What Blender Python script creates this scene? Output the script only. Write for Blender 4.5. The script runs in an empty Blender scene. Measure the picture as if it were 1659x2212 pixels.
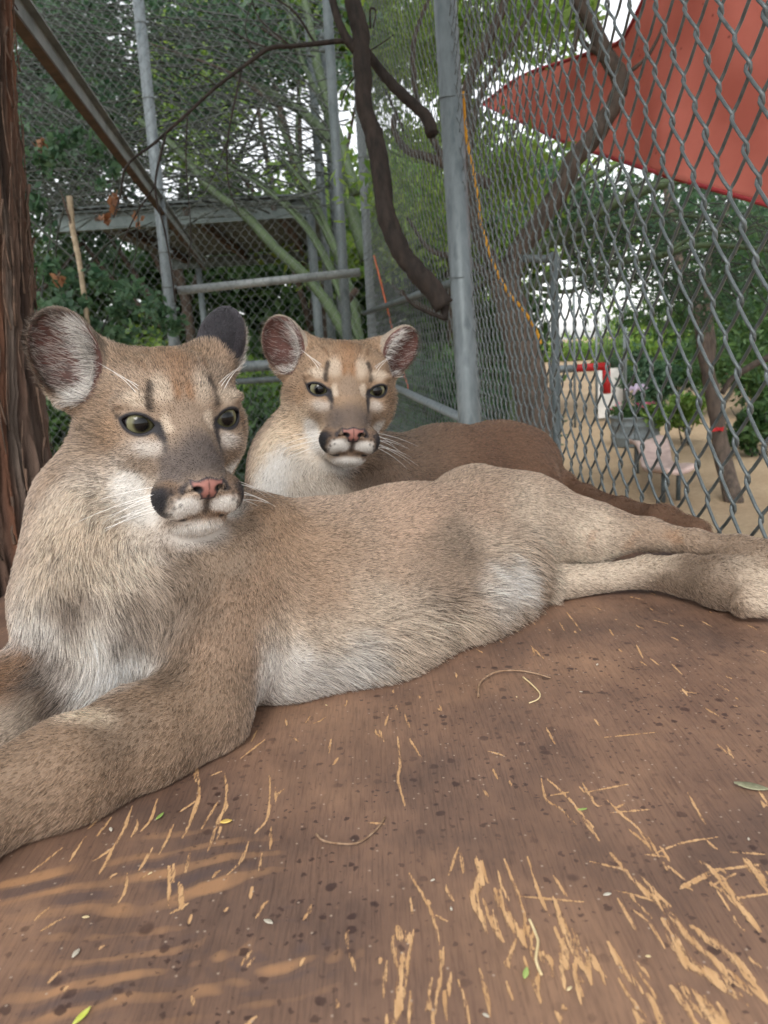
import bpy, bmesh, math, random
import numpy as np
from mathutils import Vector, Matrix

rng = np.random.default_rng(7)
random.seed(7)
SC = bpy.context.scene
COL = SC.collection

# ------------------------------------------------------------------ camera, sky, sun, exposure
CAM_Z, BOARD_Z = 1.92, 1.58
PITCH, ROLL = math.radians(12.0), math.radians(3.6)
FPX, CXP, CYP = 1661.0, 829.5, 1106.0          # focal length and centre in pixels of a 1659 x 2212 view
_F = np.array([0, math.cos(PITCH), -math.sin(PITCH)])
_R0 = np.array([1.0, 0, 0]); _U0 = np.array([0, math.sin(PITCH), math.cos(PITCH)])
_R = math.cos(ROLL) * _R0 - math.sin(ROLL) * _U0
_U = math.sin(ROLL) * _R0 + math.cos(ROLL) * _U0
_C = np.array([0, 0, CAM_Z])

def ray(x, y): return _F + _R * (x - CXP) / FPX - _U * (y - CYP) / FPX
def at(x, y, d): return _C + ray(x, y) * d                 # point at distance d along the view axis
def onz(x, y, z):                                          # point on a level plane
    v = ray(x, y); return _C + v * ((z - CAM_Z) / v[2])
def proj(P):
    q = np.asarray(P) - _C; d = q @ _F
    return CXP + FPX * (q @ _R) / d, CYP - FPX * (q @ _U) / d, d

cam = bpy.data.cameras.new('camera'); cam_o = bpy.data.objects.new('camera', cam); COL.objects.link(cam_o)
cam.sensor_fit = 'HORIZONTAL'; cam.sensor_width = 36.0; cam.lens = 36.0 * FPX / 1659.0
cam.clip_start = 0.02; cam.clip_end = 900
mw = Matrix.Identity(4)
for i in range(3):
    mw[i][0], mw[i][1], mw[i][2], mw[i][3] = _R[i], _U[i], -_F[i], _C[i]
cam_o.matrix_world = mw
cam.dof.use_dof = True; cam.dof.focus_distance = 0.80; cam.dof.aperture_fstop = 15.0
SC.camera = cam_o

SUN_EL, SUN_ROT = math.radians(44), math.radians(196)
world = bpy.data.worlds.new('World'); SC.world = world; world.use_nodes = True
wn = world.node_tree; bg = wn.nodes['Background']
sky = wn.nodes.new('ShaderNodeTexSky'); sky.sky_type = 'NISHITA'; sky.sun_disc = False
sky.sun_elevation = SUN_EL; sky.sun_rotation = SUN_ROT
sky.air_density = 1.0; sky.dust_density = 1.5; sky.ozone_density = 1.0
hsv = wn.nodes.new('ShaderNodeHueSaturation'); hsv.inputs['Saturation'].default_value = 0.14   # cloud veil
wn.links.new(sky.outputs[0], hsv.inputs['Color']); wn.links.new(hsv.outputs[0], bg.inputs[0])
bg.inputs[1].default_value = 0.15
sun = bpy.data.lights.new('sun', 'SUN'); sun.energy = 1.1; sun.angle = math.radians(25); sun.color = (1.0, 0.96, 0.9)
sun_o = bpy.data.objects.new('sun', sun); COL.objects.link(sun_o)
sd = Vector((math.sin(SUN_ROT) * math.cos(SUN_EL), math.cos(SUN_ROT) * math.cos(SUN_EL), math.sin(SUN_EL)))
sun_o.rotation_euler = sd.to_track_quat('Z', 'Y').to_euler(); sun_o.location = (0, -2, 8)
vs = SC.view_settings
vs.view_transform = 'Standard'; vs.look = 'None'; vs.exposure = 1.12; vs.gamma = 1.0
SC.cycles.max_bounces = 5; SC.cycles.diffuse_bounces = 3; SC.cycles.glossy_bounces = 2
SC.cycles.transmission_bounces = 4; SC.cycles.transparent_max_bounces = 8
SC.cycles.use_denoising = True; SC.cycles.use_adaptive_sampling = True; SC.cycles.adaptive_threshold = 0.03
SC.cycles_curves.shape = 'RIBBONS'; SC.cycles_curves.subdivisions = 1

# ------------------------------------------------------------------ small helpers
def tag(o, label=None, cat=None, group=None, kind=None):
    for k, v in (('label', label), ('category', cat), ('group', group), ('kind', kind)):
        if v: o[k] = v
    return o
def link(o, parent=None):
    COL.objects.link(o)
    if parent is not None:
        o.parent = parent
        o.matrix_parent_inverse = parent_inv(parent)
    return o
def parent_inv(p):
    m = Matrix.LocRotScale(p.location, p.rotation_euler, p.scale)
    if p.parent is not None: m = parent_world(p.parent) @ p.matrix_parent_inverse @ m
    return m.inverted()
def parent_world(p): return parent_inv(p).inverted()
def empty(name, loc=(0, 0, 0)):
    o = bpy.data.objects.new(name, None); o.location = [float(a) for a in loc]; o.empty_display_size = 0.1
    COL.objects.link(o); return o
def mesh_from(name, V, Fc, mat=None, parent=None, smooth=True, cols=None, attrs=None):
    """V (n,3), Fc (m,3|4) arrays or list of tuples -> one linked mesh object"""
    me = bpy.data.meshes.new(name)
    if isinstance(Fc, np.ndarray):
        V = np.asarray(V, dtype=np.float32); k = Fc.shape[1]
        me.vertices.add(len(V)); me.vertices.foreach_set('co', V.ravel())
        me.loops.add(Fc.size); me.loops.foreach_set('vertex_index', Fc.astype(np.int32).ravel())
        me.polygons.add(len(Fc)); me.polygons.foreach_set('loop_start', np.arange(0, Fc.size, k, dtype=np.int32))
        me.update(calc_edges=True)
    else:
        me.from_pydata([tuple(v) for v in V], [], [tuple(f) for f in Fc])
    if smooth: me.polygons.foreach_set('use_smooth', np.ones(len(me.polygons), dtype=bool))
    if cols is not None:
        a = me.color_attributes.new('col', 'FLOAT_COLOR', 'POINT')
        c = np.ones((len(me.vertices), 4), np.float32); c[:, :3] = cols
        a.data.foreach_set('color', c.ravel())
    for nm, arr in (attrs or {}).items():
        a = me.attributes.new(nm, 'FLOAT', 'POINT'); a.data.foreach_set('value', np.asarray(arr, np.float32))
    if mat: me.materials.append(mat)
    me.update()
    o = bpy.data.objects.new(name, me); link(o, parent); return o

class MB:
    """collects polygons for one mesh"""
    def __init__(s): s.v = []; s.f = []
    def add(s, V, F):
        b = len(s.v); s.v += [tuple(float(c) for c in p) for p in V]; s.f += [tuple(b + i for i in f) for f in F]; return s
    def box(s, c, size, rot=None):
        hx, hy, hz = [a / 2 for a in size]
        V = np.array([[x, y, z] for x in (-hx, hx) for y in (-hy, hy) for z in (-hz, hz)])
        if rot is not None: V = V @ np.asarray(rot).T
        V = V + np.asarray(c)
        return s.add(V, [(0, 1, 3, 2), (4, 6, 7, 5), (0, 4, 5, 1), (2, 3, 7, 6), (0, 2, 6, 4), (1, 5, 7, 3)])
    def tube(s, pts, rad, n=8, cap=True, flat=1.0):
        V, F = tube_geo(pts, rad, n, cap, flat); return s.add(V, F)
    def build(s, name, mat=None, parent=None, smooth=True):
        return mesh_from(name, s.v, s.f, mat, parent, smooth)

def frames(P):
    P = np.asarray(P, float); T = np.gradient(P, axis=0); T /= np.linalg.norm(T, axis=1)[:, None] + 1e-12
    a = np.array([0, 0, 1.0]) if abs(T[0][2]) < 0.9 else np.array([1.0, 0, 0])
    n = np.cross(T[0], a); n /= np.linalg.norm(n); N = []
    for t in T:
        n = n - t * (n @ t); n /= np.linalg.norm(n) + 1e-12; N.append(n)
    N = np.array(N); return T, N, np.cross(T, N)
def tube_geo(pts, rad, n=8, cap=True, flat=1.0, rough=0.0, rs=None):
    P = np.asarray(pts, float); m = len(P); rad = np.broadcast_to(np.asarray(rad, float), (m,))
    T, N, B = frames(P); ang = np.linspace(0, 2 * math.pi, n, endpoint=False)
    R = rad[:, None] * np.ones((m, n))
    if rough and rs is not None: R = R * (1 + .6 * rough * rs.normal(size=(1, n)) + .25 * rough * rs.normal(size=(m, n)))
    V = P[:, None, :] + (N[:, None, :] * np.cos(ang)[None, :, None] + B[:, None, :] * np.sin(ang)[None, :, None] * flat) * R[:, :, None]
    V = V.reshape(-1, 3).tolist(); F = []
    for i in range(m - 1):
        for j in range(n):
            k = (j + 1) % n; F.append((i * n + j, i * n + k, (i + 1) * n + k, (i + 1) * n + j))
    if cap:
        F.append(tuple(range(n - 1, -1, -1))); F.append(tuple((m - 1) * n + j for j in range(n)))
    return V, F
def spline(pts, n=8):
    """Catmull-Rom through points (any columns)"""
    P = np.asarray(pts, float)
    if len(P) < 3: return np.array([P[0] + (P[-1] - P[0]) * t for t in np.linspace(0, 1, n + 1)])
    Q = np.vstack([2 * P[0] - P[1], P, 2 * P[-1] - P[-2]]); out = []
    for i in range(1, len(Q) - 2):
        p0, p1, p2, p3 = Q[i - 1], Q[i], Q[i + 1], Q[i + 2]
        for t in np.linspace(0, 1, n, endpoint=False):
            out.append(.5 * ((2 * p1) + (p2 - p0) * t + (2 * p0 - 5 * p1 + 4 * p2 - p3) * t * t + (3 * p1 - p0 - 3 * p2 + p3) * t ** 3))
    out.append(P[-1]); return np.array(out)

# ------------------------------------------------------------------ value noise on points
def vnoise(P, scale, seed=0):
    Q = np.asarray(P, np.float64) * scale + 1000.0 + seed * 17.31
    I = np.floor(Q).astype(np.int64); f = Q - I; f = f * f * (3 - 2 * f); out = 0
    def h(i, j, k):
        x = (i * 73856093 ^ j * 19349663 ^ k * 83492791 ^ (seed * 2654435761)) & 0xFFFFFFFF
        x = (x ^ (x >> 13)) * 1274126177 & 0xFFFFFFFF; x = x ^ (x >> 16); return (x & 0xFFFF) / 65535.0
    for a in (0, 1):
        for b in (0, 1):
            for c in (0, 1):
                w = (f[:, 0] if a else 1 - f[:, 0]) * (f[:, 1] if b else 1 - f[:, 1]) * (f[:, 2] if c else 1 - f[:, 2])
                out = out + w * h(I[:, 0] + a, I[:, 1] + b, I[:, 2] + c)
    return out * 2 - 1
def fbm(P, scale, seed=0, o=3):
    return sum(vnoise(P, scale * 2 ** i, seed + i) * .5 ** i for i in range(o)) / 1.75

# ------------------------------------------------------------------ materials
def new_mat(name):
    m = bpy.data.materials.new(name); m.use_nodes = True; nt = m.node_tree
    return m, nt, nt.nodes['Principled BSDF']
def N(nt, t, **kw):
    n = nt.nodes.new('ShaderNode' + t)
    for k, v in kw.items():
        if k in n.inputs: n.inputs[k].default_value = v
        else: setattr(n, k, v)
    return n
def ramp(nt, src, stops):
    r = nt.nodes.new('ShaderNodeValToRGB'); e = r.color_ramp.elements
    while len(e) < len(stops): e.new(0.5)
    for i, (p, c) in enumerate(stops): e[i].position = p; e[i].color = (*c, 1)
    nt.links.new(src, r.inputs[0]); return r.outputs[0]
def mat_noise(name, c1, c2, scale=20, rough=0.7, bump=0.0, detail=4, c3=None, metallic=0.0, stretch=None, bscale=None, spec=0.3):
    m, nt, b = new_mat(name)
    tc = N(nt, 'TexCoord'); src = tc.outputs['Object']
    if stretch:
        mp = N(nt, 'Mapping'); mp.inputs['Scale'].default_value = stretch
        nt.links.new(src, mp.inputs[0]); src = mp.outputs[0]
    n = N(nt, 'TexNoise', Scale=scale, Detail=detail, Roughness=0.6); nt.links.new(src, n.inputs['Vector'])
    st = [(0.3, c1), (0.7, c2)] if c3 is None else [(0.25, c1), (0.5, c2), (0.75, c3)]
    nt.links.new(ramp(nt, n.outputs[0], st), b.inputs['Base Color'])
    b.inputs['Roughness'].default_value = rough; b.inputs['Metallic'].default_value = metallic
    b.inputs['Specular IOR Level'].default_value = spec
    if bump:
        n2 = N(nt, 'TexNoise', Scale=bscale or scale * 3, Detail=5); nt.links.new(src, n2.inputs['Vector'])
        bp = N(nt, 'Bump', Strength=bump, Distance=0.01); nt.links.new(n2.outputs[0], bp.inputs['Height'])
        nt.links.new(bp.outputs[0], b.inputs['Normal'])
    return m
def mat_leaf(name, c1, c2, transl=0.45):
    m, nt, b = new_mat(name)
    g = N(nt, 'NewGeometry'); col = ramp(nt, g.outputs['Random Per Island'], [(0.0, c1), (1.0, c2)])
    nt.links.new(col, b.inputs['Base Color']); b.inputs['Roughness'].default_value = 0.55
    tr = N(nt, 'BsdfTranslucent'); hs = N(nt, 'HueSaturation', Hue=0.48, Saturation=1.1, Value=1.5)
    nt.links.new(col, hs.inputs['Color']); nt.links.new(hs.outputs[0], tr.inputs[0])
    mx = N(nt, 'MixShader', Fac=transl); nt.links.new(b.outputs[0], mx.inputs[1]); nt.links.new(tr.outputs[0], mx.inputs[2])
    nt.links.new(mx.outputs[0], nt.nodes['Material Output'].inputs[0]); return m
# ================================================================== MATERIALS OF THE PLACE
M_STEEL = mat_noise('galvanised_steel', (.06, .078, .086), (.165, .19, .20), 22, .5, .06, c3=(.10, .122, .13), metallic=.35, stretch=(1, 1, .25))
M_STEEL_D = mat_noise('weathered_steel', (.05, .065, .068), (.12, .14, .145), 10, .6, .06, metallic=.3, stretch=(1, 1, .25))
M_WIRE = mat_noise('galvanised_wire', (.075, .088, .09), (.15, .17, .175), 60, .42, .0, metallic=.4)
M_BEAM = mat_noise('channel_steel', (.06, .08, .078), (.115, .14, .135), 6, .5, .03, metallic=.3)
M_RUST = mat_noise('rusty_flange', (.03, .024, .02), (.085, .052, .036), 12, .8, .1)
M_DEAD = mat_noise('dead_bark', (.010, .008, .007), (.036, .026, .021), 40, .85, .6, stretch=(1, 1, .3), bscale=90)
M_BARKD = mat_noise('dark_bark', (.022, .018, .015), (.075, .055, .042), 30, .85, .6, stretch=(1, 1, .3), bscale=70)
M_BARKB = mat_noise('brown_bark', (.04, .032, .027), (.12, .09, .07), 25, .85, .5, stretch=(1, 1, .3), bscale=60)
M_GREENB = mat_noise('green_bark', (.018, .032, .016), (.055, .085, .038), 7, .65, .15, c3=(.035, .055, .028), stretch=(1, 1, .5))
M_TWIG = mat_noise('grey_twig', (.016, .021, .018), (.055, .062, .052), 12, .85)
M_PALETW = mat_noise('pale_stick', (.20, .155, .105), (.34, .275, .19), 30, .8, .2)
L_TEAL = mat_leaf('leaf_teal', (.028, .072, .042), (.085, .16, .085))
L_MID = mat_leaf('leaf_mid', (.022, .065, .022), (.085, .165, .05))
L_LIME = mat_leaf('leaf_lime', (.07, .16, .03), (.22, .33, .08), .55)  # yellow-green leaves, with the brightness of sunlit foliage put into the colour
L_DARK = mat_leaf('leaf_dark', (.018, .045, .02), (.05, .10, .04), .35)
L_DRY = mat_leaf('leaf_dry', (.16, .07, .03), (.30, .17, .09), .3)

# ================================================================== GROUND
def ground_material():
    m, nt, b = new_mat('sandy_ground'); tc = N(nt, 'TexCoord')
    n1 = N(nt, 'TexNoise', Scale=.7, Detail=6); n2 = N(nt, 'TexNoise', Scale=16, Detail=6, Roughness=.7); v = N(nt, 'TexVoronoi', Scale=22)
    for x in (n1, n2, v): nt.links.new(tc.outputs['Object'], x.inputs['Vector'])
    c1 = ramp(nt, n1.outputs[0], [(.3, (.33, .23, .135)), (.7, (.46, .345, .22))]); c2 = ramp(nt, n2.outputs[0], [(.35, (.62, .6, .57)), (.65, (1, 1, 1))])
    mu = N(nt, 'MixRGB', blend_type='MULTIPLY', Fac=.8); nt.links.new(c1, mu.inputs[1]); nt.links.new(c2, mu.inputs[2])
    lit = ramp(nt, v.outputs['Distance'], [(.0, (.72, .62, .40)), (.16, (.5, .4, .25)), (.2, (0, 0, 0))]); msk = ramp(nt, v.outputs['Color'], [(.80, (0, 0, 0)), (.82, (1, 1, 1))])
    f = N(nt, 'MixRGB', blend_type='MULTIPLY', Fac=1.0); st = ramp(nt, v.outputs['Distance'], [(.15, (1, 1, 1)), (.19, (0, 0, 0))]); nt.links.new(msk, f.inputs[1]); nt.links.new(st, f.inputs[2])
    mx = N(nt, 'MixRGB'); nt.links.new(f.outputs[0], mx.inputs[0]); nt.links.new(mu.outputs[0], mx.inputs[1]); nt.links.new(lit, mx.inputs[2])
    nt.links.new(mx.outputs[0], b.inputs['Base Color']); b.inputs['Roughness'].default_value = .95
    bp = N(nt, 'Bump', Strength=.5, Distance=.02); nt.links.new(n2.outputs[0], bp.inputs['Height']); nt.links.new(bp.outputs[0], b.inputs['Normal']); return m
def build_ground():
    xs = np.concatenate([np.linspace(-400, -16, 14), np.linspace(-14, 18, 65), np.linspace(20, 400, 14)]); ys = np.concatenate([np.linspace(-60, -6, 8), np.linspace(-4, 34, 77), np.linspace(37, 600, 18)])
    X, Y = np.meshgrid(xs, ys, indexing='ij'); P = np.stack([X.ravel(), Y.ravel(), 0 * X.ravel()], 1)
    P[:, 2] = .05 * fbm(P, .35, 50) * (1 - sstep(25, 60, P[:, 1]))
    n1, n2 = len(xs), len(ys); I = np.arange(n1 * n2).reshape(n1, n2)
    Fq = np.stack([I[:-1, :-1], I[1:, :-1], I[1:, 1:], I[:-1, 1:]], -1).reshape(-1, 4)
    tag(mesh_from('ground', P, Fq, ground_material()), kind='structure')

# ================================================================== BOARD
BX0, BX1, BY0, BY1 = -.60, .455, -.06, 1.72
def board_strokes():
    A = lambda l, fx, fy: [[(fx(x), fy(y)) for x, y in pts] + [w] for *pts, w in l]
    R4 = [((680,180),(700,270),(760,310),(830,380),4),((700,180),(770,240),(850,330),(930,450),5),((720,255),(800,240),3),((860,200),(910,290),(940,300),4),((880,240),(1060,205),3),
      ((960,270),(1020,330),(1100,400),(1160,500),5),((980,330),(1150,315),3),((1000,310),(1040,290),3),((1130,510),(1220,520),4),((1160,510),(1290,460),(1440,435),4),((1310,240),(1390,380),4),
      ((980,505),(1050,590),(1120,660),(1190,720),(1260,800),(1330,880),(1420,960),(1659,1150),8),((890,540),(1060,580),4),((1000,665),(1100,690),(1180,715),4),((1010,700),(1090,840),5),((1060,740),(1140,800),(1215,915),6),
      ((1210,790),(1300,960),(1420,1040),(1540,1120),12),((1330,820),(1480,930),(1600,1050),9),((1280,650),(1420,580),(1460,575),6),((1230,560),(1300,620),4),((1370,540),(1450,610),(1500,690),(1560,760),(1620,840),8),
      ((1500,500),(1659,510),5),((1560,530),(1640,620),10),((1520,700),(1659,680),5),((400,530),(420,600),(390,690),(420,790),8),((430,700),(470,820),(510,885),5),((480,660),(520,750),(580,850),(620,910),8),((500,660),(530,780),4),
      ((320,480),(280,600),3),((330,500),(345,590),3),((520,530),(580,690),(610,800),(590,870),6),((620,520),(670,680),(720,780),5),((580,690),(860,715),5),((740,720),(790,850),(860,1000),8),((770,880),(790,1000),9),((800,850),(900,980),(960,1040),5),
      ((730,600),(790,690),4),((660,900),(690,980),7),((600,900),(660,920),6),((970,890),(1010,970),(1070,1050),(1160,1150),(1220,1300),8),((1100,1020),(1180,1130),6),((1280,1070),(1400,1180),(1500,1300),13),((1240,1080),(1330,1200),8),((1340,1100),(1420,1240),8),
      ((110,590),(200,750),(240,900),5),((260,910),(240,1050),(220,1200),7),((80,940),(70,1100),(40,1260),8),((130,830),(100,1000),(80,1180),5),((60,820),(70,880),8),((220,770),(275,800),5),((320,1050),(350,1140),(370,1260),6),((410,1000),(440,1100),(460,1210),6),
      ((530,1060),(560,1140),4),((640,1050),(680,1150),3),((260,1100),(270,1230),4),((195,1080),(200,1180),4),((60,0),(70,120),(60,180),(90,300),2),((110,10),(160,90),2),((430,230),(450,260),3),((540,190),(550,215),4),((470,140),(490,185),3),((1480,40),(1510,95),4),((1620,230),(1659,300),5)]
    R3 = [((850,10),(860,130),(820,260),(790,330),5),((860,160),(770,220),4),((910,60),(960,40),3),((970,50),(980,150),(940,280),5),((950,160),(870,290),4),((680,160),(650,250),(610,300),4),((570,190),(530,300),(460,420),5),((660,370),(600,470),3),((480,240),(420,320),3),
      ((370,320),(300,430),3),((1165,60),(1160,230),(1100,310),4),((1190,180),(1190,110),2),((1170,280),(1170,380),3),((1130,390),(1120,470),3),((1075,345),(1040,430),(980,490),4),((820,390),(800,480),3),((750,440),(750,520),6),((550,480),(540,560),(510,610),5),((1590,262),(1659,268),3),
      ((750,270),(690,400),3),((440,230),(380,290),3),((270,370),(130,480),4),((1090,540),(1080,590),4),((830,660),(815,700),5),((1040,880),(1090,810),3),((830,1010),(840,1060),5)]
    R2 = [((630,810),(690,870),2),((790,670),(850,750),3),((760,715),(780,750),2),((530,740),(600,760),2),((940,1212),(1060,1200),(1180,1188),3),((1280,1010),(1350,1020),3),((1290,1000),(1310,1030),3),((700,1170),(740,1240),3),((450,1270),(520,1290),3),((20,1110),(5,1160),3),
      ((1240,890),(1290,940),2),((1440,980),(1490,1010),2),((1380,1080),(1450,1120),2),((1440,1240),(1500,1290),4),((640,820),(650,860),2),((90,1110),(110,1170),3),((910,1130),(930,1160),3),((1090,810),(1120,870),2),((1150,870),(1190,900),3)]
    R1 = [((1110,960),(1085,1010),3),((1145,1000),(1030,1090),3),((1230,900),(1240,940),3),((1340,900),(1320,930),3),((1250,980),(1290,1010),3),((1430,1000),(1420,1060),4),((1440,1110),(1460,1080),3),((1640,960),(1659,1010),4),((1500,830),(1490,860),2)]
    out = A(R4, lambda x: 829.4 + x * .5, lambda y: 1590.8 + y * .5) + A(R3, lambda x: x * .5, lambda y: 1645.6 + y * .5) + A(R2, lambda x: 829.4 + x * .5, lambda y: 987.4 + y * .5) + A(R1, lambda x: x * .5, lambda y: 1097 + y * .5)
    res = []
    for *pts, w in out:
        W = np.array([onz(x, y, BOARD_Z)[:2] for x, y in pts]); d = np.array([(onz(x, y, BOARD_Z) - _C) @ _F for x, y in pts]); res.append((W, w * .5 * d.mean() / FPX * (.85 if w < 5 else 1.1 if w < 8 else 1.7)))
    r = np.random.default_rng(3)
    for W, w in [x for x in res if x[1] > .0009]:                      # frayed side scratches along the deep ones
        for k in range(4):
            i = r.integers(0, len(W) - 1); a, b = W[i], W[i + 1]; t = r.random(); c = a + (b - a) * t + r.normal(size=2) * (.005, .003); d_ = (b - a) / (np.linalg.norm(b - a) + 1e-9); ll = r.uniform(.006, .03)
            res.append((np.array([c, c + d_ * ll * .5 + r.normal(size=2) * .0008, c + d_ * ll]), r.uniform(.0003, .0010)))
    for i in range(330):
        p = np.array([r.uniform(-.34, .42), r.uniform(.32, 1.15)])
        if fbm(np.array([[p[0], p[1], 0]]), 6, 77)[0] < -.05 - .2 * r.random(): continue
        ang = math.atan2(-1, -.55 * (p[0] < -.05) + 1.1 * max(p[0], 0)) + r.normal() * .22; ll = r.uniform(.003, .020) * (.6 + p[1] * .5)
        res.append((np.array([p, p + ll * .5 * np.array([math.cos(ang), math.sin(ang)]) + r.normal(size=2) * .0008, p + ll * np.array([math.cos(ang), math.sin(ang)])]), r.uniform(.00025, .0007)))
    return res
def board_material():
    m, nt, b = new_mat('stained_plywood'); L = nt.links.new
    tc = N(nt, 'TexCoord'); O = tc.outputs['Object']
    def noise(scale, st, detail=4, rough=.6):
        mp = N(nt, 'Mapping'); mp.inputs['Scale'].default_value = st; L(O, mp.inputs[0]); n = N(nt, 'TexNoise', Scale=scale, Detail=detail, Roughness=rough); L(mp.outputs[0], n.inputs['Vector']); return n.outputs[0]
    def math_(op, a, bb, clamp=False):
        n = N(nt, 'Math', operation=op, use_clamp=clamp)
        for i, x in enumerate((a, bb)):
            if isinstance(x, (int, float)): n.inputs[i].default_value = x
            else: L(x, n.inputs[i])
        return n.outputs[0]
    def mix(f, a, c, mode='MIX'):
        n = N(nt, 'MixRGB', blend_type=mode)
        for i, x in ((0, f), (1, a), (2, c)):
            if isinstance(x, (int, float)): n.inputs[i].default_value = x
            elif isinstance(x, tuple): n.inputs[i].default_value = (*x, 1)
            else: L(x, n.inputs[i])
        return n.outputs[0]
    big = noise(5, (1, 1, 1), 5); fine = noise(60, (9, .55, 1), 5, .7); mid = noise(22, (1, .6, 1), 5)
    base = ramp(nt, big, [(.28, (.085, .056, .046)), (.5, (.185, .110, .075)), (.74, (.31, .185, .115))])
    g = ramp(nt, fine, [(.30, (.55, .53, .55)), (.52, (1, 1, 1)), (.75, (1.18, 1.12, 1.05))]); col = mix(.75, base, g, 'MULTIPLY')
    col = mix(.35, col, ramp(nt, mid, [(.3, (.55, .5, .5)), (.7, (1.25, 1.2, 1.15))]), 'MULTIPLY')
    # growth rings and knot
    ring = N(nt, 'Attribute', attribute_name='ring'); rf = math_('ADD', ring.outputs['Fac'], math_('MULTIPLY', math_('SUBTRACT', noise(70, (1, .5, 1)), .5), .35))
    col = mix(ramp(nt, rf, [(.52, (0, 0, 0)), (.8, (.7, .7, .7))]), col, (.40, .215, .105)); col = mix(ramp(nt, rf, [(.14, (.6, .6, .6)), (.30, (0, 0, 0))]), col, (.075, .055, .056))
    # drops
    def drops(scale, lo, hi, seedoff):
        mp = N(nt, 'Mapping'); mp.inputs['Location'].default_value = (seedoff, seedoff * .7, 0); L(O, mp.inputs[0])
        wn_ = N(nt, 'TexNoise', Scale=scale * 2.2, Detail=2); L(mp.outputs[0], wn_.inputs['Vector']); mv = N(nt, 'MixRGB'); mv.inputs[0].default_value = .006; L(mp.outputs[0], mv.inputs[1]); L(wn_.outputs['Color'], mv.inputs[2])
        v = N(nt, 'TexVoronoi', Scale=scale); v.voronoi_dimensions = '2D'; L(mv.outputs[0], v.inputs['Vector']); sp = N(nt, 'SeparateColor'); L(v.outputs['Color'], sp.inputs[0])
        rad = math_('MULTIPLY', math_('SUBTRACT', sp.outputs[0], lo, True), hi); d = math_('SUBTRACT', rad, v.outputs['Distance']); return math_('MULTIPLY', d, 14.0, True)
    dr = math_('MAXIMUM', drops(64, .55, .62, 0), math_('MAXIMUM', drops(26, .86, 1.2, 3.1), drops(130, .35, .42, 7.7)))
    dr = math_('MULTIPLY', dr, ramp(nt, noise(7, (1, 1, 1), 4, .7), [(.38, (.15, .15, .15)), (.58, (1, 1, 1))])); col = mix(math_('MULTIPLY', dr, .85), col, (.042, .022, .019))
    # scratches down to raw wood
    sc_ = N(nt, 'Attribute', attribute_name='scr'); nz = math_('MULTIPLY', math_('SUBTRACT', noise(120, (2.0, .45, 1), 6, .8), .5), 1.7)
    nz2 = math_('MULTIPLY', math_('SUBTRACT', noise(420, (1.3, .6, 1), 5, .75), .5), 1.2); fib = math_('MULTIPLY', math_('SUBTRACT', noise(85, (8, .5, 1), 5, .7), .5), 1.5); s0 = math_('MULTIPLY', sc_.outputs['Fac'], math_('ADD', 1.0, math_('MULTIPLY', math_('ADD', math_('ADD', nz, nz2), fib), 1.7))); sm = ramp(nt, s0, [(.52, (0, 0, 0)), (.74, (1, 1, 1))])
    raw = ramp(nt, noise(60, (4, .7, 1), 4), [(.3, (.42, .235, .105)), (.7, (.60, .375, .19))])
    edge = ramp(nt, s0, [(.34, (0, 0, 0)), (.56, (.5, .5, .5)), (.7, (0, 0, 0))]); col = mix(edge, col, (.20, .09, .045)); col = mix(sm, col, raw)
    # pale dust flecks
    fl = N(nt, 'TexVoronoi', Scale=150); fl.voronoi_dimensions = '2D'; L(O, fl.inputs['Vector']); fs = N(nt, 'SeparateColor'); L(fl.outputs['Color'], fs.inputs[0])
    ff = math_('MULTIPLY', math_('MULTIPLY', math_('SUBTRACT', .16, fl.outputs['Distance'], True), 12.0, True), math_('GREATER_THAN', fs.outputs[1], .93)); col = mix(math_('MULTIPLY', ff, .55), col, (.45, .36, .28))
    L(col, b.inputs['Base Color'])
    rr = ramp(nt, mid, [(.3, (.42, .42, .42)), (.7, (.62, .62, .62))]); rr = mix(sm, rr, (.85, .85, .85)); rr = mix(math_('MULTIPLY', dr, .5), rr, (.3, .3, .3)); L(rr, b.inputs['Roughness']); b.inputs['Specular IOR Level'].default_value = .45
    hgt = math_('SUBTRACT', math_('MULTIPLY', fine, .35), math_('MULTIPLY', sm, .8)); bp = N(nt, 'Bump', Strength=.55, Distance=.0015); L(hgt, bp.inputs['Height']); L(bp.outputs[0], b.inputs['Normal']); return m
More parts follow.
